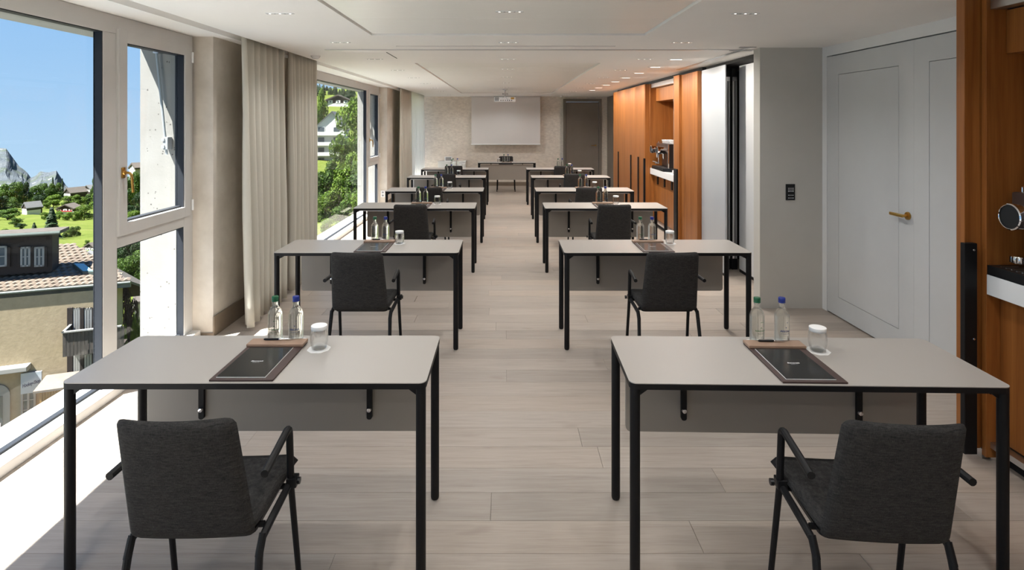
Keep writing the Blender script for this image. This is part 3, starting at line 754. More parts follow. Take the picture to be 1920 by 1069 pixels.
def make_chair():
    t = thing('armchair', '', 'chair')                           # faces +y
    o = obj('backrest', pad_mesh(.195, .176, .425, .855, -.105, .042, .026), MT['chair_fabric'], t, smooth=True); o.location = (0, -.185, 0)
    bm = pad_mesh(.192, .205, -.21, .21, 0, .055, 0, horizontal=True, cr=.05)
    o = obj('seat', bm, MT['chair_fabric'], t, smooth=True); o.location = (0, .015, .45)
    obj('seat_shell', rbox(NB(), -.18, .18, -.17, .17, .412, .424, .03), MT['black_plastic'], t)
    for s in (-1, 1):
        x = s*.218
        a = NB()
        tube(a, arc((x, .062, .435), (x-.0*s, .045, .648), (x+.018*s, -.225, .642), .035), .0125, 10)
        obj('armrest', a, MT['black_metal'], t, smooth='auto')
        obj('seat_rail', tube(NB(), [(x-.006*s, .075, .432), (x-.008*s, -.10, .418), (x-.012*s, -.165, .405), (x-.014*s, -.19, .36)], .0125, 10), MT['black_metal'], t, smooth='auto')
        l = obj('leg', tube(NB(), [(x, .060, .44), (x+.008*s, .135, .006)], [.0115, .010], 10), MT['black_metal'], t, smooth='auto')
        obj('foot', lathe(NB(), [(0, 0), (.010, 0), (.012, .003), (.011, .008), (0, .008)], 10, (x+.008*s, .135, 0)), MT['black_plastic'], l)
        l = obj('leg', tube(NB(), [(x-.012*s, -.16, .415), (x-.014*s, -.185, .37), (x+.0*s, -.27, .006)], [.012, .0125, .010], 10), MT['black_metal'], t, smooth='auto')
        obj('foot', lathe(NB(), [(0, 0), (.010, 0), (.012, .003), (.011, .008), (0, .008)], 10, (x, -.27, 0)), MT['black_plastic'], l)
        b = NB(); box(b, x-.013, x+.024, .045, .085, .425, .458, bev=.004)
        tube(b, [(x+.02*s, .065, .442), (x+.032*s, .065, .442)], .012, 10)
        obj('arm_joint', b, MT['black_plastic'], t)
    b = NB(); tube(b, [(-.2, .06, .425), (.2, .06, .425)], .010, 8); tube(b, [(-.195, -.12, .416), (.195, -.12, .416)], .010, 8)
    obj('cross_bar', b, MT['black_metal'], t)
    return t
BR = .0315
bprof = [(0, .004), (.022, .002), (.029, .001), (BR, .006), (BR, .050), (BR, .118), (.0305, .128), (.0270, .139), (.0205, .149), (.0150, .156), (.0128, .164), (.0120, .172), (.0120, .188), (.0, .188)]
def wrap_text(s, size, z, ang, shear=0):
    me = text_mesh(s, size, .00001, shear, bold=size*.025)
    for v in me.vertices:
        a = ang+v.co.x/BR; v.co = Vector((math.sin(a)*(BR+.0004), -math.cos(a)*(BR+.0004), z+v.co.y))
    return me
def join_meshes(mes):
    bm = NB()
    for me in mes: bm.from_mesh(me)
    return bm
def make_bottle(kind):
    t = thing('water_bottle', '', 'bottle')
    obj('glass_body', lathe(NB(), bprof, 32), MT['bottle_glass'], t, smooth='auto')
    obj('cap', lathe(NB(), [(.0122, .181), (.0150, .181), (.0155, .183), (.0142, .187), (.0150, .189), (.0150, .201), (.0135, .2035), (0, .204)], 24), MT['cap_green' if kind == 'g' else 'cap_blue'], t, smooth='auto')
    obj('neck_ring', lathe(NB(), [(.0123, .174), (.0143, .1745), (.0143, .1775), (.0123, .178)], 24), MT['clear_glass'], t, smooth='auto')
    if kind == 'g':
        bm = join_meshes([wrap_text('RHÄZÜNSER', .0085, .062, .15, .15), wrap_text('MINERALWASSER', .0035, .050, .15), wrap_text('MEDIUM', .0042, .100, .35)])
        for a in (.15,):                                          # little emblem above the name
            pass
        me2 = text_mesh('A', .013, .00001)
        for v in me2.vertices:
            a = .2+v.co.x/BR; v.co = Vector((math.sin(a)*(BR+.0004), -math.cos(a)*(BR+.0004), .076+v.co.y))
        bm.from_mesh(me2); obj('print', bm, MT['print_green'], t)
    else:
        bm = join_meshes([wrap_text('ARKINA', .0125, .062, .1), wrap_text('NATURAL MINERAL WATER', .003, .050, .1), wrap_text('+', .012, .078, .15), wrap_text('STILL', .004, .100, .35)])
        obj('print', bm, MT['print_blue'], t)
    return t
def make_glass():
    t = thing('water_glass', '', 'glass')
    obj('tumbler', lathe(NB(), [(0, .0), (.026, .0), (.031, .004), (.0375, .030), (.0385, .055), (.035, .085), (.032, .098), (.0308, .098), (.0335, .084), (.037, .055), (.0358, .031), (.029, .010), (0, .009)], 32), MT['clear_glass'], t, smooth='auto')
    obj('paper_lid', lathe(NB(), [(.0330, .084), (.0335, .084), (.0345, .100), (.0335, .1012), (0, .1014), (0, .1008), (.0325, .1004)], 28), MT['lid_paper'], t, smooth='auto')
    return t
def make_coaster(r=.048):
    bm = NB(); n = 48; top, bot = [], []
    for k in range(n):
        a = 2*math.pi*k/n; q = r*(1+.035*math.cos(8*a))
        top.append(bm.verts.new((q*math.cos(a), q*math.sin(a), .0016))); bot.append(bm.verts.new((q*math.cos(a), q*math.sin(a), 0)))
    bm.faces.new(top); bm.faces.new(bot[::-1])
    for k in range(n): bm.faces.new((bot[k], bot[(k+1) % n], top[(k+1) % n], top[k]))
    return obj('coaster', bm, MT['paper'])
def make_pad():
    t = thing('desk_pad', '', 'desk pad')                        # origin: centre of the pad on the table
    obj('leather_base', bx(-.122, .122, -.195, .195, 0, .007, bev=.002), MT['leather_dark'], t)
    b = bx(-.124, .124, .125, .195, .007, .019, bev=.003); obj('pen_tray', b, MT['leather_tan'], t)
    return t
def make_book():
    t = thing('notebook', '', 'notebook')
    obj('pages', bx(-.0945, .0945, -.146, .146, 0, .0028), MT['paper'], t)
    c = obj('cover', bx(-.0935, .0935, -.145, .146, .0028, .0036), MT['cover_black'], t)
    me = text_mesh('Bergwelt', .0135, .00008, .3, bold=.0003); me2 = text_mesh('GRINDELWALD', .0042, .00008)
    for v in me2.vertices: v.co.y -= .012
    for m_ in (me, me2):
        for v in m_.vertices: v.co.z += .00372; v.co.y += .0
    obj('logo', join_meshes([me, me2]), MT['print_white'], c)
    return t
def make_pen():
    t = thing('pen', '', 'pen')
    obj('barrel', tube(NB(), [(-.055, 0, .0048), (-.05, 0, .0048), (.012, 0, .0048)], [.003, .0046, .0046], 12), MT['black_plastic'], t, smooth='auto')
    obj('grip', tube(NB(), [(.012, 0, .0048), (.014, 0, .0048), (.02, 0, .0048), (.021, 0, .0048)], [.0046, .0052, .0052, .0046], 12), MT['silver'], t, smooth='auto')
    obj('tip', tube(NB(), [(.021, 0, .0048), (.05, 0, .0048), (.068, 0, .0048)], [.0044, .004, .0012], 12), MT['silver'], t, smooth='auto')
    obj('clip', bx(-.05, -.015, -.0008, .0008, .009, .0105), MT['silver'], t)
    return t
PROTO = {}
def put(kind, maker, loc, rz, label, group, sx=1):
    if kind not in PROTO:
        o = maker(); PROTO[kind] = o; o.location = loc; o.rotation_euler = (0, 0, rz); o.scale = (sx, 1, 1); o['label'] = label; o['group'] = group
        if 'category' not in o: o['category'] = 'coaster'
        return o
    o = dup(PROTO[kind], loc, rz, label, group, sx=sx); return o
TZ = .7405
ROWN = ['nearest row', 'second row from nearest', 'third row from nearest', 'fourth row from nearest', 'fifth row from nearest', 'farthest row']
def setting(cx, cy, rz, side, row, offs):
    """bottles, glass, coasters, pad, notebook and pen of one place; offs = local x of bottle A, bottle B, glass, pad"""
    where = side+', '+row if row else side
    m_ = Matrix.Translation((cx, cy, 0)) @ Matrix.Rotation(rz, 4, 'Z')
    pos = lambda x, y, z: m_ @ Vector((x, y, z))
    xa, xb, xg, xp = offs
    for kind, x, capn in (('g', xa, 'green'), ('b', xb, 'blue')):
        put('coaster', make_coaster, pos(x, .170, TZ), rz+x, 'white scalloped paper coaster under the %s-capped bottle, %s' % (capn, where), 'paper coasters')
        put('bottle_'+kind, lambda: make_bottle(kind), pos(x, .170, TZ+.0018), rz+(.0 if not row or row != ROWN[0] else 0), 'clear glass water bottle with %s cap, %s' % (capn, where), 'water bottles')
    put('coaster', make_coaster, pos(xg, .085, TZ), rz+.4, 'white scalloped paper coaster under the lidded glass, %s' % where, 'paper coasters')
    put('glass', make_glass, pos(xg, .088, TZ+.0018), rz, 'drinking glass with white paper lid, %s' % where, 'lidded glasses')
    put('pad', make_pad, pos(xp, -.036, TZ), rz, 'dark leather desk pad with tan tray, %s' % where, 'desk pads')
    put('book', make_book, pos(xp-.008, -.068, TZ+.0072), rz, 'black notebook with white logo on desk pad, %s' % where, 'notebooks')
    put('pen', make_pen, pos(xp-.01, .135, TZ+.0192), rz, 'black and silver pen on tan tray, %s' % where, 'pens')
# y of the front edge, x from, width, yaw ; chair x, y of chair origin
Ls = [(2.185, -1.691, 1.388, 0, -.987), (4.36, -1.762, 1.405, 0, -1.005), (6.598, -1.752, 1.40, 0, -1.015), (8.224, -1.725, 1.402, 0, -1.03), (10.234, -1.76, 1.40, 0, -1.01), (11.998, -1.768, 1.405, 0, -1.04)]
Rs = [(2.166, .478, 1.424, R(-1.4), 1.192), (4.36, .444, 1.427, 0, 1.128), (6.598, .452, 1.411, 0, 1.160), (8.224, .436, 1.407, 0, 1.115), (10.234, .465, 1.405, 0, 1.17), (11.998, .441, 1.412, 0, 1.15)]
bpx = dict(L=[(516, 555, 598), (703, 723, 749), (784.4, 798, 819.9), (816.5, 827.4, 843.3), (837.7, 846.8, 860), (849.6, 857.7, 869)],
           R=[(1418, 1464, 1532), (1200.5, 1222.5, 1256), (1121.8, 1135, 1154.9), (1087.6, 1099.2, 1115), (1062.9, 1072, 1086.8), (1046.4, 1054.2, 1068)])
for sidek, data, side in (('L', Ls, 'window-side table'), ('R', Rs, 'cabinet-side table')):
    for i, (yf, x0, w, yaw, cxx) in enumerate(data):
        cx, cy = x0+w/2, yf+.2425
        put('table', make_table, (cx, cy, 0), yaw, 'greige table with black legs, %s, %s' % ('window side' if sidek == 'L' else 'cabinet side', ROWN[i]), 'seminar tables', sx=w/1.405)
        yawc = {('R', 0): R(-4), ('L', 0): R(1.5), ('L', 4): R(-3), ('R', 3): R(2)}.get((sidek, i), 0)
        put('chair', make_chair, (cxx, yf-.185, 0), yawc, 'dark grey upholstered armchair facing away, %s, %s' % ('window side' if sidek == 'L' else 'cabinet side', ROWN[i]), 'seminar chairs')
        a, b_, g_ = bpx[sidek][i]
        yb_, yg = cy+.170, cy+.085
        xs = ((a-CX)/F*yb_-cx, (b_-CX)/F*yb_-cx, (g_-CX)/F*yg-cx)
        xp = {('L', 0): -.013, ('R', 0): -.012}.get((sidek, i), (xs[0]+xs[1])/2+(.005 if sidek == 'L' else .0))
        setting(cx, cy, yaw, side, ROWN[i], (*xs, xp))
# one more bottle on the farthest window-side table
o = dup(PROTO['bottle_g'], (-1.13, 12.08, TZ), 0, 'single extra bottle standing forward on the farthest window-side table', 'water bottles')
# presenter's place
put('table', make_table, (.030, 13.94+.2425, 0), math.pi, 'presenter table with greige front panel before the screen', 'seminar tables')
put('chair', make_chair, (.01, 14.43, 0), math.pi, 'dark grey armchair behind the presenter table, facing the room', 'seminar chairs')
setting(.030, 13.94+.2425, math.pi, 'presenter table', '', (.07, -.03, .20, 0.0))

# ---- screen, projector, sideboard
t = thing('projection_screen', 'pale pull-down projection screen hanging on the far wall', 'screen', (.006, 15.5, 0))
obj('screen_sheet', bx(-.925, .925, -.002, .002, 1.135, CEIL), MT['screen_fabric'], t)
obj('bottom_bar', tube(NB(), [(-.935, 0, 1.125), (.935, 0, 1.125)], .014, 10), MT['white_gloss'], t)
obj('screen_slot', bx(-.96, .96, -.03, .03, CEIL-.01, CEIL+.001), MT['alu'], t)
t = thing('projector', 'white projector hanging from a ceiling mount before the screen', 'projector', (-.01, 12.3, 2.165))
obj('casing', bx(-.23, .22, -.15, .2, 0, .10, bev=.01), MT['white_gloss'], t, smooth='auto')
obj('vent_panel', bx(-.215, -.13, -.155, -.149, .01, .09), MT['device_grey'], t)
b = NB()
for i in range(6): box(b, -.10+i*.045, -.075+i*.045, -.156, -.149, .012, .03)
obj('sockets', b, MT['black_plastic'], t)
obj('rear_badge', bx(.12, .19, -.155, -.149, .045, .085), MT['brass'], t)
b = NB(); box(b, -.235, .225, -.12, .17, .101, .112)
obj('mount_plate', b, MT['device_grey'], t)
b = NB(); tube(b, [(0, 0, .112), (0, 0, .255)], .016, 10); tube(b, [(0, -.15, .112), (-.055, -.158, .075)], .007, 8); tube(b, [(0, -.15, .112), (.06, -.158, .03)], .007, 8)
tube(b, [(0, 0, .15), (0, -.15, .108)], .01, 8); tube(b, [(-.055, 0, .165), (.055, 0, .165)], .01, 8); tube(b, [(-.055, 0, .145), (-.055, 0, .185)], .008, 8); tube(b, [(.055, 0, .145), (.055, 0, .185)], .008, 8)
obj('mount_arm', b, MT['alu'], t, smooth='auto')
obj('ceiling_plate', lathe(NB(), [(0, .262), (.05, .262), (.05, .248), (.02, .24), (0, .24)], 18), MT['white_gloss'], t, smooth='auto')
t = thing('sideboard', 'low white sideboard against the far wall by the sheer curtain', 'sideboard', (-1.785, 15.2, 0))
obj('carcass', bx(0, .72, .0, .43, .06, .665, bev=.003), MT['white_paint'], t)
obj('top', bx(-.012, .732, -.012, .436, .665, .685, bev=.003), MT['white_gloss'], t)
for i in range(2):
    dr = obj('door', bx(.005+i*.358, .357+i*.358, -.018, -.001, .07, .655, bev=.002), MT['white_paint'], t)
    obj('knob', lathe(NB(), [(0, -.02), (.008, -.02), (.006, 0), (0, 0)], 10, (.33+i*.06, -.018, .5), axis='y'), MT['alu'], dr)
obj('plinth', bx(.02, .70, .02, .42, 0, .06), MT['device_grey'], t)
t = thing('picture_frame', 'small white framed picture standing on the sideboard', 'picture', (-1.52, 15.3, .686))
b = NB(); box(b, -.10, .10, 0, .015, 0, .018); box(b, -.10, .10, 0, .015, .107, .125); box(b, -.10, -.075, 0, .015, .018, .107); box(b, .075, .10, 0, .015, .018, .107)
obj('frame', b, MT['white_gloss'], t); obj('picture_sheet', bx(-.078, .078, .004, .012, .016, .109), MT['device_grey'], t)
obj('stand', bx(-.01, .01, .012, .08, 0, .01), MT['white_gloss'], t)
t = thing('wall_socket', 'white wall socket low on the second window pier', 'socket', (-2.44, 11.455, .30))
obj('plate', bx(-.04, .04, -.006, 0, -.065, .065, bev=.002), MT['white_gloss'], t)
for z in (.03, -.03): obj('outlet', lathe(NB(), [(0, -.0065), (.018, -.0065), (.02, -.006)], 14, (0, 0, z), axis='y'), MT['device_grey'], t)

# ------------------------------------------------------------------ outside: ground, mountains
def lerp(tab, v):
    if v <= tab[0][0]: return tab[0][1]
    for (a, b), (c, d) in zip(tab, tab[1:]):
        if v <= c: return b+(d-b)*(v-a)/(c-a)
    return tab[-1][1]
yz = lambda Y, py: (Y, CAMZ-(py-HY)/F*Y)
prof1 = [(5, -11.2), (30, -11.2), yz(60, 482), yz(120, 446), yz(200, 425), yz(300, 402), yz(400, 383), yz(520, 366), (580, -78), (900, -190), (2500, -700)]
prof2 = [(5, -9), (25, -7.2), yz(40, 436), yz(60, 385), yz(100, 302), yz(150, 240), yz(200, 204), yz(260, 184), yz(330, 172), yz(420, 165), (520, 18), (900, -60), (2500, -500)]
def ground(px, Y):
    r = (px-CX)/F; k = min(1, max(0, (r+.60)/.2)); k = k*k*(3-2*k)
    return lerp(prof1, Y)*(1-k)+lerp(prof2, Y)*k+.5*math.sin(px*.05+Y*.04)*min(1, Y/200)
bm = NB(); g = []
YS = [6, 9, 12, 16, 20, 25, 30, 36, 42, 50, 60, 70, 82, 96, 112, 130, 150, 172, 200, 230, 260, 295, 330, 370, 420, 470, 520, 580, 700, 900, 1500, 2500]
PXS = [-5000, -3000, -2000, -1400, -1000, -700]+list(range(-500, 760, 20))
for Y in YS:
    g.append([bm.verts.new(((q-CX)/F*Y, Y, ground(q, Y))) for q in PXS])
for j in range(len(YS)-1):
    for i in range(len(PXS)-1): bm.faces.new((g[j][i], g[j][i+1], g[j+1][i+1], g[j+1][i]))
struct(obj('hillside', bm, MT['meadow'], smooth=True))
bm = NB(); rows = []; rnd = random.Random(4)
sky = [(-1500, 300), (-700, 240), (-300, 230), (-120, 262), (-40, 292), (0, 277), (12, 279), (22, 296), (32, 308), (50, 322), (58, 333), (66, 330), (76, 321), (90, 323), (106, 320), (112, 332), (120, 345), (150, 372), (240, 400), (400, 410)]
NM = 420
from mathutils import noise as mn
for j in range(15):
    v = j/14; row = []
    for i in range(NM+1):
        q = -900+1200*i/NM; top = lerp(sky, q)
        py = top+(430-top)*(1-v)
        Y = 3000+1300*v
        p = P(q, py, Y)
        h = mn.fractal(Vector((q*.06, v*5, 1.7)), .75, 2.1, 7)
        p.z += h*(26*(1-v)+5); p.y += h*150*(1-v)
        row.append(bm.verts.new(p))
    rows.append(row)
back = [bm.verts.new(v.co+Vector((-300, 900, -700))) for v in rows[-1]]
rows.append(back)
for a, b in zip(rows, rows[1:]):
    for i in range(NM): bm.faces.new((a[i], a[i+1], b[i+1], b[i]))
struct(obj('mountain', bm, MT['hazy_rock']))

# ------------------------------------------------------------------ outside: trees
def crown_mesh(seed, blobs, quads, ls):
    rnd = random.Random(seed); bm = NB(); cs = []
    for i in range(blobs):
        a = rnd.uniform(0, 6.283); z = rnd.uniform(.08, .92); rad = .34*math.sin(math.pi*min(.97, z*.85+.12))**.6
        q = rnd.uniform(.25, 1)*rad
        cs.append((Vector((q*math.cos(a), q*math.sin(a), z)), rnd.uniform(.13, .21)))
    cs.append((Vector((0, 0, .45)), .30))
    per = quads//len(cs)
    for c, r in cs:
        for _ in range(per):
            d = Vector((rnd.gauss(0, 1), rnd.gauss(0, 1), rnd.gauss(.25, 1))).normalized()
            p = c+d*r*rnd.uniform(.82, 1.1); n = (d+Vector((rnd.gauss(0, .5), rnd.gauss(0, .5), rnd.gauss(0, .5)))).normalized()
            u = n.orthogonal().normalized(); w = n.cross(u); an = rnd.uniform(0, 6.28)
            u, w = u*math.cos(an)+w*math.sin(an), w*math.cos(an)-u*math.sin(an); s = ls*rnd.uniform(.6, 1.3)
            bm.faces.new([bm.verts.new(p+x) for x in (u*s, w*s*.7+n*s*.2, -u*s, -w*s*.7+n*s*.2)])
    me = bpy.data.meshes.new('crown'); bm.to_mesh(me); bm.free(); return me
def spruce_mesh(seed, layers=15, per=26):
    rnd = random.Random(seed); bm = NB()
    for k in range(layers):
        z = .06+.92*k/layers; rad = .24*(1-z)**.85+.012
        for _ in range(per):
            a = rnd.uniform(0, 6.283); q = rad*rnd.uniform(.6, 1.1); d = Vector((math.cos(a), math.sin(a), 0)); s = Vector((-d.y, d.x, 0))
            z0 = z+rnd.uniform(-.02, .03); w = .03+.05*(1-z)
            bm.faces.new([bm.verts.new(p) for p in (d*q*.15+Vector((0, 0, z0+.05)), d*q*.6+s*w+Vector((0, 0, z0)), d*q+Vector((0, 0, z0-.045*(1-z)-.02)), d*q*.6-s*w+Vector((0, 0, z0)))])
    me = bpy.data.meshes.new('needles'); bm.to_mesh(me); bm.free(); return me
CROWNS = {}
for i in range(3): CROWNS['b', i] = (crown_mesh(10+i, 15, 5200, .026), 'leaf')
for i in range(2): CROWNS['s', i] = (spruce_mesh(20+i), 'needle')
VAR = {}
def crown_var(kind, i, mat):
    k = (kind, i, mat)
    if k not in VAR:
        me = CROWNS[kind, i][0].copy(); me.materials.clear(); me.materials.append(MT[mat]); VAR[k] = me
    return VAR[k]
trunk_me = None; core_me = {}
def tree(px, Y, top, wpx, mat, label, group, kind='b', name=None):
    global trunk_me
    z0 = ground(px, Y); zt = CAMZ-(top-HY)/F*Y; h = max(1.0, zt-z0); w = wpx/F*Y
    t = thing(name or ('spruce_tree' if kind == 's' else 'leafy_tree'), label, 'tree', ((px-CX)/F*Y, Y, z0-.2), random.uniform(0, 6.28), group)
    sc = w/(.48 if kind == 's' else .98)
    low = .04 if kind == 's' else .12
    hc = h*(1-low)
    o = mobj('needles' if kind == 's' else 'crown', crown_var(kind, random.randrange(2 if kind == 's' else 3), mat), None, t)
    o.scale = (sc, sc, hc); o.location = (0, 0, h*low); o['kind'] = 'stuff'
    if trunk_me is None:
        b = tube(NB(), [(0, 0, 0), (.02, 0, .3), (0, .01, .7)], [.045, .03, .012], 7); tr = obj('trunk', b, MT['bark'], t); trunk_me = tr.data
    else: tr = mobj('trunk', trunk_me, None, t)
    tr.scale = (max(.4, w*.6), max(.4, w*.6), h)
    if kind == 'b':                                               # boughs inside the crown
        if 'c' not in core_me:
            b = NB()
            for k in range(5):
                a = k*1.257; tube(b, [(0, 0, .05), (.16*math.cos(a), .16*math.sin(a), .35+.05*k), (.3*math.cos(a), .3*math.sin(a), .5+.06*k)], [.02, .012, .004], 5)
            br = obj('branches', b, MT['bark'], t); core_me['c'] = br.data
        else: br = mobj('branches', core_me['c'], None, t)
        br.scale = o.scale; br.location = o.location
    return t
GA = 'leafy trees on the slope outside the far window'
for px, Y, top, w, mt in ((664, 78, 190, 80, 'leaf_bright'), (640, 66, 252, 52, 'leaf_bright'), (688, 66, 225, 62, 'leaf_green'), (617, 56, 300, 58, 'leaf_green'), (655, 54, 286, 72, 'leaf_bright'),
                          (682, 52, 282, 66, 'leaf_bright'), (600, 60, 322, 50, 'leaf_green'), (634, 47, 330, 62, 'leaf_bright'), (668, 46, 326, 70, 'leaf_green'), (606, 46, 366, 48, 'leaf_bright'),
                          (694, 50, 300, 52, 'leaf_green'), (645, 42, 372, 60, 'leaf_green'), (676, 41, 360, 64, 'leaf_bright'), (614, 40, 405, 34, 'leaf_bright'), (720, 60, 240, 90, 'leaf_green'), (560, 56, 300, 90, 'leaf_green'), (520, 70, 260, 90, 'leaf_bright')):
    tree(px, Y, top, w, mt, '%s leafy tree in the %s growth on the slope outside the far window' % ('pale' if mt == 'leaf_bright' else 'mid-green', 'upper' if top < 270 else 'middle' if top < 335 else 'lowest'), GA)
tree(603, 118, 168, 32, 'leaf_bright', 'pale leafy tree left of the dark chalet, outside the far window', None)
tree(601, 112, 226, 22, 'leaf_green', 'leafy tree left of the white balconied building, outside the far window', None)
tree(664, 190, 182, 26, 'leaf_green', 'rounded leafy tree right of the dark chalet, outside the far window', None)
tree(655, 230, 170, 30, 'leaf_dark', 'dark leafy tree just behind the dark chalet, outside the far window', None)
rt = random.Random(9)
for k in range(26):
    q = 585+k*4.6+rt.uniform(-2, 2)
    tree(q, 300+rt.uniform(-20, 50), 153+rt.uniform(0, 9)+max(0, (q-600))*.16, 13, 'leaf_dark', 'dark spruce in the forest above the chalet, outside the far window', 'forest spruces above the chalet', 's')
GB = 'leafy trees on the village slope'
VB = 'leafy green tree on the village slope beyond the tiled roof'
for px, Y, top, w, mt in ((8, 330, 346, 36, 'leaf_green'), (30, 335, 342, 36, 'leaf_green'), (46, 345, 345, 22, 'leaf_dark'), (4, 290, 368, 34, 'leaf_dark'), (24, 300, 372, 34, 'leaf_green'), (14, 250, 392, 44, 'leaf_green'), (-20, 280, 350, 60, 'leaf_dark'), (8, 130, 428, 26, 'leaf_bright'),
                          (-50, 240, 360, 60, 'leaf_green'), (30, 190, 408, 22, 'leaf_green'), (40, 170, 418, 18, 'leaf_dark'),
                          (66, 390, 349, 30, 'leaf_green'), (80, 400, 344, 26, 'leaf_green'), (72, 360, 366, 24, 'leaf_dark'), (95, 395, 345, 26, 'leaf_green'), (106, 400, 346, 22, 'leaf_green'),
                          (100, 360, 366, 34, 'leaf_bright'), (88, 350, 374, 20, 'leaf_bright'), (128, 370, 367, 26, 'leaf_bright'), (146, 370, 365, 30, 'leaf_bright'), (166, 380, 364, 30, 'leaf_green'), (182, 370, 362, 30, 'leaf_bright'), (200, 380, 350, 40, 'leaf_green'), (180, 330, 384, 24, 'leaf_bright'),
                          (112, 245, 396, 22, 'leaf_bright'), (126, 240, 398, 24, 'leaf_bright'), (142, 245, 396, 22, 'leaf_bright'), (158, 250, 384, 34, 'leaf_bright'), (84, 240, 397, 18, 'leaf_bright'),
                          (184, 150, 412, 18, 'leaf_green'), (187, 130, 428, 16, 'leaf_bright'), (124, 125, 428, 16, 'leaf_green'), (134, 125, 424, 18, 'leaf_green'), (144, 128, 423, 16, 'leaf_green'), (163, 90, 448, 12, 'leaf_bright'), (182, 380, 336, 22, 'leaf_green')):
    zone = ('low bushy growth in the lower meadow' if top >= 405 else 'leafy clump at the foot of the mountain, before the meadow' if px < 60 else
            'leafy skyline growth between the mountain and the chalets' if px < 112 and top < 360 else 'bushy growth round the chalets above the meadow')
    tree(px, Y, top, w, mt, '%s tree in the %s' % ({'leaf_bright': 'pale green', 'leaf_green': 'mid-green', 'leaf_dark': 'dark green'}[mt], zone), GB)
tree(97, 118, 386, 42, 'leaf_dark', 'big dark spruce standing in the meadow beyond the tiled roof', None, 's')
tree(64, 125, 415, 20, 'leaf_dark', 'small spruce in the meadow beside the big dark one', None, 's')
for px, top, w in ((99, 331, 12), (117, 333, 9), (142, 351, 5), (188, 320, 16), (108, 340, 9)):
    tree(px, 470, top, w, 'leaf_dark', 'dark spruce on the skyline above the village slope', 'skyline spruces', 's')
for k in range(9):
    tree(222+k*6+rt.uniform(-2, 2), 300-10*(k % 3)*4, 318+rt.uniform(0, 30)+(k % 3)*38, 36, ('leaf_green', 'leaf_dark', 'leaf_bright')[k % 3], '%s tree in the wood under the pale square house' % ('mid-green', 'dark green', 'pale green')[k % 3], 'trees behind the casement')
for k in range(9):
    tree(226+k*5+rt.uniform(-2, 2), 56-4*(k % 3), 436+rt.uniform(-14, 10)+(k % 3)*20, 46, ('leaf_green', 'leaf_dark', 'leaf_green')[k % 3], '%s tree in the wood above the white neighbouring house' % ('mid-green', 'dark green', 'leafy green')[k % 3], 'trees above the neighbouring roof')
tree(243, 25.5, 548, 42, 'leaf_purple', 'dark purple leafed tree in the garden below the window', None)
tree(257, 27, 555, 14, 'leaf_green', 'slim young spruce in the garden below the window', None, 's')
for px, top in ((250, 598), (262, 590), (232, 606)): tree(px, 24, top, 20, 'leaf_bright', 'low bright bush in the garden below the window', 'garden bushes', name='bush')

# ------------------------------------------------------------------ outside: the shop building
A0 = Vector((-19.31, 22, 0)); tang = Vector((.933, .359, 0)).normalized(); nrm = Vector((tang.y, -tang.x, 0)); BZ = -11.2
ang = math.atan2(tang.y, tang.x)
shop = thing('chalet_shop', 'cream plastered chalet with tiled roof and hockey shop below', 'building', (A0.x, A0.y, BZ), ang)
def loc_(p): d = p-Vector((A0.x, A0.y, BZ)); return Vector((d.dot(tang), -d.dot(nrm), d.z))      # x along, y into the house, z up
def fac(px, py, y=0): return loc_(hit(px, py, A0-nrm*y, nrm))
s1 = fac(207, 560).x; EZ = fac(90, 543).z
obj('wall', bx(-14, s1, 0, 1.9, 0, EZ), MT['stucco'], shop)
def frect(pa, pb, y=0):
    a, b = fac(pa[0], pa[1], y), fac(pb[0], pb[1], y); return min(a.x, b.x), max(a.x, b.x), min(a.z, b.z), max(a.z, b.z)
def casw(parent, pa, pb, y, nm='window', bars=(2, 2)):
    x0, x1, z0, z1 = frect(pa, pb, y); b = NB(); w = .07
    box(b, x0, x1, y-.06, y+.01, z0, z0+w); box(b, x0, x1, y-.06, y+.01, z1-w, z1); box(b, x0, x0+w, y-.06, y+.01, z0, z1); box(b, x1-w, x1, y-.06, y+.01, z0, z1)
    for i in range(1, bars[0]): xx = x0+(x1-x0)*i/bars[0]; box(b, xx-.035, xx+.035, y-.06, y+.01, z0, z1)
    for i in range(1, bars[1]): zz = z0+(z1-z0)*i/bars[1]; box(b, x0, x1, y-.05, y+.01, zz-.02, zz+.02)
    o = obj(nm, b, MT['house_white'], parent)
    obj('pane', bx(x0+.03, x1-.03, y-.03, y-.02, z0+.03, z1-.03), MT['window_dark'], o)
    return x0, x1, z0, z1
# roof plane with rows of tiles
re_ = s1+.7; ry = 3.9; rz = loc_(hit(115, 459, A0-nrm*ry, nrm)).z; rx = loc_(hit(137, 459, A0-nrm*ry, nrm)).x
ey, ez = .02, EZ+.05
slope = (rz-ez)/(ry-ey)
b = NB(); prism(b, [(-14, ey, ez), (re_, ey, ez), (rx, ry, rz), (-14, ry, rz)], (0, 0, -.10)); obj('roof', b, MT['house_roof'], shop)
b = NB(); prism(b, [(-14, ry, rz), (rx, ry, rz), (re_, ry+2.5, ez-2.2), (-14, ry+2.5, ez-2.2)], (0, 0, -.1)); prism(b, [(rx, ry, rz), (re_, ey, ez), (re_, ry+2.5, ez-2.2)], (0, 0, -.1)); obj('rear_roof', b, MT['house_roof'], shop); obj('rear_wall', bx(-14, s1-1.2, 1.9, 5.2, 0, EZ-1.6), MT['stucco'], shop)
b = NB(); nr = 15
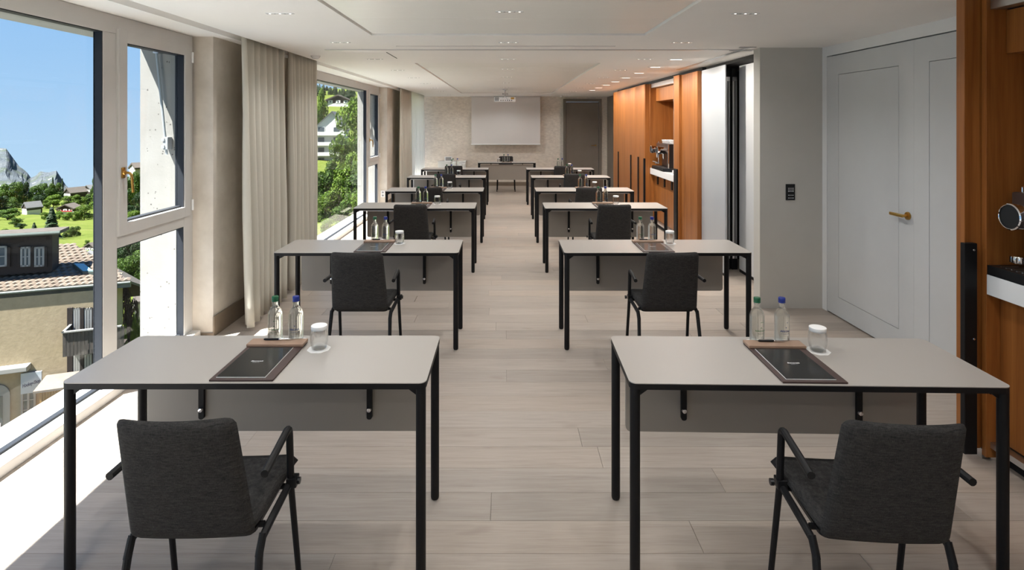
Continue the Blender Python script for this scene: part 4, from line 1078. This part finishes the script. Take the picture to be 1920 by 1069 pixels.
for j in range(nr):
    ya = ey+(ry-ey)*j/nr-.03; yb = ey+(ry-ey)*(j+1)/nr; xe = re_+(rx-re_)*j/nr
    x = -8.0+(.12 if j % 2 else 0)
    while x < xe-.2:
        za, zb = ez+(ya-ey)*slope, ez+(yb-ey)*slope; hgt = .075
        v = [(x, ya, za+.05), (x+.12, ya, za+hgt+.03), (x+.235, ya, za+.04), (x+.235, yb, zb+.015), (x+.12, yb, zb+.05), (x, yb, zb+.02), (x, ya, za), (x+.235, ya, za)]
        v = [b.verts.new(q) for q in v]
        b.faces.new((v[0], v[1], v[4], v[5])); b.faces.new((v[1], v[2], v[3], v[4])); b.faces.new((v[6], v[7], v[2], v[1], v[0]))
        x += .24
o = obj('roof_tiles', b, MT['roof_tile'], shop); o['kind'] = 'stuff'
b = NB(); tube(b, [(-14, ey-.05, ez-.04), (re_, ey-.05, ez-.04)], .055, 10); box(b, -14, re_, ey-.02, ey+.05, ez-.24, ez-.02); obj('gutter', b, MT['gutter_green'], shop)
# skylight
n_roof = Vector((0, -slope, 1)).normalized()
def roofp(px, py):
    o_ = Vector((A0.x, A0.y, BZ)); nW = tang*0+(-nrm)*(-slope)+Vector((0, 0, 1)); p0 = o_+(-nrm)*ey+Vector((0, 0, ez)); return loc_(hit(px, py, p0, nW.normalized()))
q = [roofp(*p) for p in ((136, 501), (157, 501), (177, 517), (155, 517))]
b = NB(); prism(b, [p+Vector((0, 0, .16)) for p in q], (0, 0, -.16)); sk = obj('skylight', b, MT['gutter_green'], shop)
cc = sum(q, Vector())/4
b = NB(); prism(b, [cc+(p-cc)*.86+Vector((0, 0, .18)) for p in q], (0, 0, -.015)); sp_ = M('skylight_glass', (.16, .36, .42), .15); obj('pane', b, sp_.m, sk)
# dormer
dy = 1.0; x0, x1, z0, z1 = frect((-120, 449), (98, 504), dy)
dm = obj('dormer', bx(x0, x1, dy, dy+.75, z0-.1, z1), MT['dark_timber'], shop)
b = NB(); prism(b, [(x0, dy-.35, z1), (x0, dy+.8, z1-.02), (x0, dy+.8, z1+.10), (x0, dy-.35, z1+.12)], (x1+.35-x0, 0, 0)); obj('dormer_roof', b, MT['house_roof'], dm); obj('dormer_gutter', tube(NB(), [(x0, dy-.40, z1+.05), (x1+.38, dy-.40, z1+.05)], .07, 8), MT['gutter_green'], dm)
for a, c in ((-30, 14), (39, 58), (65, 84)): casw(dm, (a, 463), (c, 499), dy-.02)
for a, c in ((15, 20), (34, 38), (59, 64), (85, 89)):
    xx = frect((a, 463), (c, 500), dy); obj('shutter', bx(xx[0], xx[1], dy-.07, dy, xx[2], xx[3]), MT['dark_timber'], dm)
# upper windows, shutters, balcony
def wgroup(za, zb, zs):
    for a, c in ((138, 151), (159, 173)): casw(shop, (a, za), (c, zb), -.01)
    for a, c in ((127, 137), (151, 158), (174, 188)):
        xx = frect((a, zs), (c, zb+2), 0); obj('shutter', bx(xx[0], xx[1], -.08, .0, xx[2], xx[3]), MT['dark_timber'], shop)
wgroup(578, 620, 577); wgroup(662, 712, 662)
x0, x1, z0, z1 = frect((118, 622), (228, 656), -.9)
bal = obj('balcony', bx(x0, x1, -.9, -.02, z0+.02, z0+.12), MT['dark_timber'], shop)
b = NB(); x = x0
while x < x1: box(b, x, x+.105, -.93+.012*((int(x*50)) % 2), -.905, z0, z1-.04); x += .118
for y in range(7): box(b, x0-.002, x0+.022, -.9+y*.125, -.79+y*.125, z0, z1-.04)
o = obj('balcony_boards', b, MT['weathered_boards'], bal); o['kind'] = 'stuff'
b = NB(); box(b, x0-.03, x1, -.98, -.88, z1-.04, z1+.01); box(b, x0-.03, x0+.05, -.98, -.02, z1-.04, z1+.01); obj('balcony_rail', b, MT['house_white'], bal)
# shop front: awning, arched door, sign, window
x0, x1, z0, z1 = frect((-60, 687), (53, 695), -.3); obj('awning_box', bx(x0, x1, -.42, -.0, z0, z0+.2, bev=.03), MT['house_white'], shop)
x0, x1, z0, z1 = frect((-22, 724), (20, 812), 0); b = NB()
pts = [(x0, -.06, 0), (x1, -.06, 0)]+[((x0+x1)/2+(x1-x0)/2*math.cos(R(a)), -.06, z1-.45+.45*math.sin(R(a))) for a in range(0, 181, 15)]
prism(b, pts, (0, .08, 0)); ad = obj('shop_door', b, MT['house_white'], shop)
obj('pane', bx(x0+.22, x1-.22, -.075, -.062, .25, z1-.42), MT['window_dark'], ad); obj('notice', bx(x1-.5, x1-.28, -.09, -.078, 1.15, 1.45), MT['paper'], ad)
x0, x1, z0, z1 = frect((40, 700), (79, 733), -.08); sg = obj('shop_sign', bx(x0, x1, -.14, -.06, z0, z1), MT['sign_board'], shop)
me = text_mesh('Hockey-Shop', .26, .004, .35, space=.95, bold=.006); L = max(v.co.x for v in me.vertices)-min(v.co.x for v in me.vertices); k = (x1-x0)*.9/L
rot = R(14); ca, sa = math.cos(rot), math.sin(rot)
for v in me.vertices: x, y, z = v.co*k; v.co = Vector(((x0+x1)/2+x*ca-y*sa*1.0, -.145-z, (z0+z1)/2-.03+y*ca*1.7+x*sa))
mobj('sign_lettering', me, MT['sign_ink'], sg)
casw(shop, (40, 733), (68, 783), -.02, 'shop_window', (2, 3))
# booth in front
bo = thing('market_booth', 'small orange wooden booth with brown roof before the chalet', 'booth', (A0.x, A0.y, BZ), ang)
x0, x1, z0, z1 = frect((75, 728), (122, 800), -1.2)
obj('body', bx(x0, x1, -1.2, -.25, 0, z1-.05), MT['booth_wood'], bo)
b = NB()
n = 9
for i in range(n): box(b, x0+(x1-x0)*i/n, x0+(x1-x0)*(i+1)/n-.012, -1.225, -1.202, .05, z1-.08)
o = obj('boards', b, MT['booth_wood'], bo); o['kind'] = 'stuff'
b = NB(); prism(b, [(x0-.15, -1.4, z1-.02), (x0-.15, -.10, z1+.06), (x0-.15, -.10, z1-.02), (x0-.15, -1.4, z1-.10)], (x1-x0+.3, 0, 0)); obj('roof', b, MT['booth_roof'], bo)
struct(obj('street', bx(-40, -4, 8, 30, -11.3, -11.18), MT['booth_roof']))

# ------------------------------------------------------------------ outside: houses on the slopes
def house(px, Y, py_base, wpx, hpx, label, wall, roof, rz=0, depth=1.0, base=None, nwin=3, floors=1, flower=False, rh=.45):
    w = wpx/F*Y; h = hpx/F*Y; zb = CAMZ-(py_base-HY)/F*Y
    t = thing('chalet' if wall != 'house_white' else 'house', label, 'house', ((px-CX)/F*Y, Y, zb), rz)
    d = w*depth; wh = h*(1-rh)
    obj('wall', bx(-w/2, w/2, 0, d, -4, wh), MT[wall], t)
    b = NB(); prism(b, [(-w/2, 0, wh), (w/2, 0, wh), (0, 0, h*.97)], (0, d, 0)); obj('gable', b, MT[wall], t)
    ov = w*.06; k = (h-wh)/(w/2)
    b = NB()
    for s in (-1, 1): prism(b, [(0, -ov, h), (s*(w/2+ov), -ov, wh-k*ov), (s*(w/2+ov), -ov, wh-k*ov-.12*h), (0, -ov, h-.12*h)], (0, d+2*ov, 0))
    obj('roof', b, MT[roof], t)
    if base:
        obj('base', bx(-w/2-.05, w/2+.05, -.06, d*.9, -4, wh*base), MT['bright_white'], t)
    for f in range(floors):
        for i in range(nwin):
            x = -w/2+w*(i+.5)/nwin; z = wh*((f+.55)/floors); s = min(w/nwin*.28, wh/floors*.25)
            fr = obj('window', bx(x-s*1.5, x+s*1.5, -.12, -.04, z-s, z+s), MT['bright_white'], t)
            obj('pane', bx(x-s*.5, x+s*.5, -.14, -.12, z-s*.6, z+s*.6), MT['window_dark'], fr)
        if flower: obj('flower_box', bx(-w*.42, w*.42, -.5, -.05, wh*.28, wh*.42), MT['flower_red'], t)
    return t
house(46, 290, 400, 20, 21, 'brown chalet with grey gable roof at the meadow edge, leftmost on the slope', 'dark_timber', 'slate_roof', R(-30), 1.2, base=.5)
house(126, 440, 371, 22, 19, 'brown chalet on the skyline with a wide grey roof', 'dark_timber', 'house_roof', R(-25), 1.3)
house(163, 470, 362, 24, 15, 'brown chalet with pale roof, rightmost on the skyline', 'dark_timber', 'slate_roof', R(-25), 1.3)
house(122, 300, 399, 30, 16, 'low dark chalet with red flower boxes on the slope', 'dark_timber', 'house_roof', R(5), .8, base=.25, flower=True)
house(88, 400, 380, 15, 14, 'small chalet with a teal roof half hidden by trees', 'dark_timber', 'teal_roof', R(60), 1.6, nwin=2)
house(191, 470, 366, 14, 12, 'white walled house with dark roof at the edge of the skyline', 'house_white', 'house_roof', R(-20), 1)
house(168, 76, 473, 30, 18, 'dark chalet with white base just above the neighbouring roof', 'dark_timber', 'house_roof', R(-20), 1.2, base=.45)
house(185, 60, 487, 30, 13, 'grey roofed shed right behind the tiled roof', 'dark_timber', 'slate_roof', R(55), 1.3, nwin=1)
house(248, 420, 332, 26, 27, 'pale square house with a low brown roof above the wood', 'house_white', 'house_roof', R(-35), 1, floors=2, rh=.3)
house(254, 36, 580, 42, 40, 'white neighbouring house with a broad brown roof, seen through the casement', 'house_white', 'house_roof', R(-62), 1.2, floors=2, rh=.45)
house(634, 206, 197, 42, 20, 'dark timber chalet with white windows high on the meadow', 'dark_timber', 'house_roof', R(8), .9, base=.3, floors=1, nwin=3, rh=.45)
# white balconied apartment house outside the far window
Y = 100; t = thing('apartment_house', 'white gabled apartment house with stacked balconies, outside the far window', 'building', ((618-CX)/F*Y, Y, CAMZ-(312-HY)/F*Y), R(9))
w, wh, h = 5.0, 6.6, 9.6
obj('wall', bx(-w/2, w/2, 0, 6, -3, wh), MT['bright_white'], t)
b = NB(); prism(b, [(-w/2, 0, wh), (w/2, 0, wh), (.4, 0, h-.2)], (0, 6, 0)); obj('gable', b, MT['bright_white'], t)
b = NB(); prism(b, [(.4, -.25, h), (w/2+.5, -.25, wh-.3), (w/2+.5, -.25, wh-.5), (.4, -.25, h-.2)], (0, 6.8, 0)); prism(b, [(.4, -.25, h), (-w/2-.5, -.25, wh-.3), (-w/2-.5, -.25, wh-.5), (.4, -.25, h-.2)], (0, 6.8, 0)); obj('roof', b, MT['slate_roof'], t)
for k in range(4):
    z = .1+k*1.75
    bl = obj('balcony', bx(-w/2-.2, w/2+.2, -1.1, 0, z, z+.15), MT['bright_white'], t); obj('parapet', bx(-w/2-.2, w/2+.2, -1.15, -1.05, z+.05, z+.65), MT['bright_white'], bl)
    for x in (-1.4, 1.2):
        f = obj('window', bx(x-.6, x+.6, -.08, 0, z+.3, z+1.5), MT['bright_white'], t); obj('pane', bx(x-.52, x+.52, -.1, -.08, z+.36, z+1.44), MT['window_dark'], f)
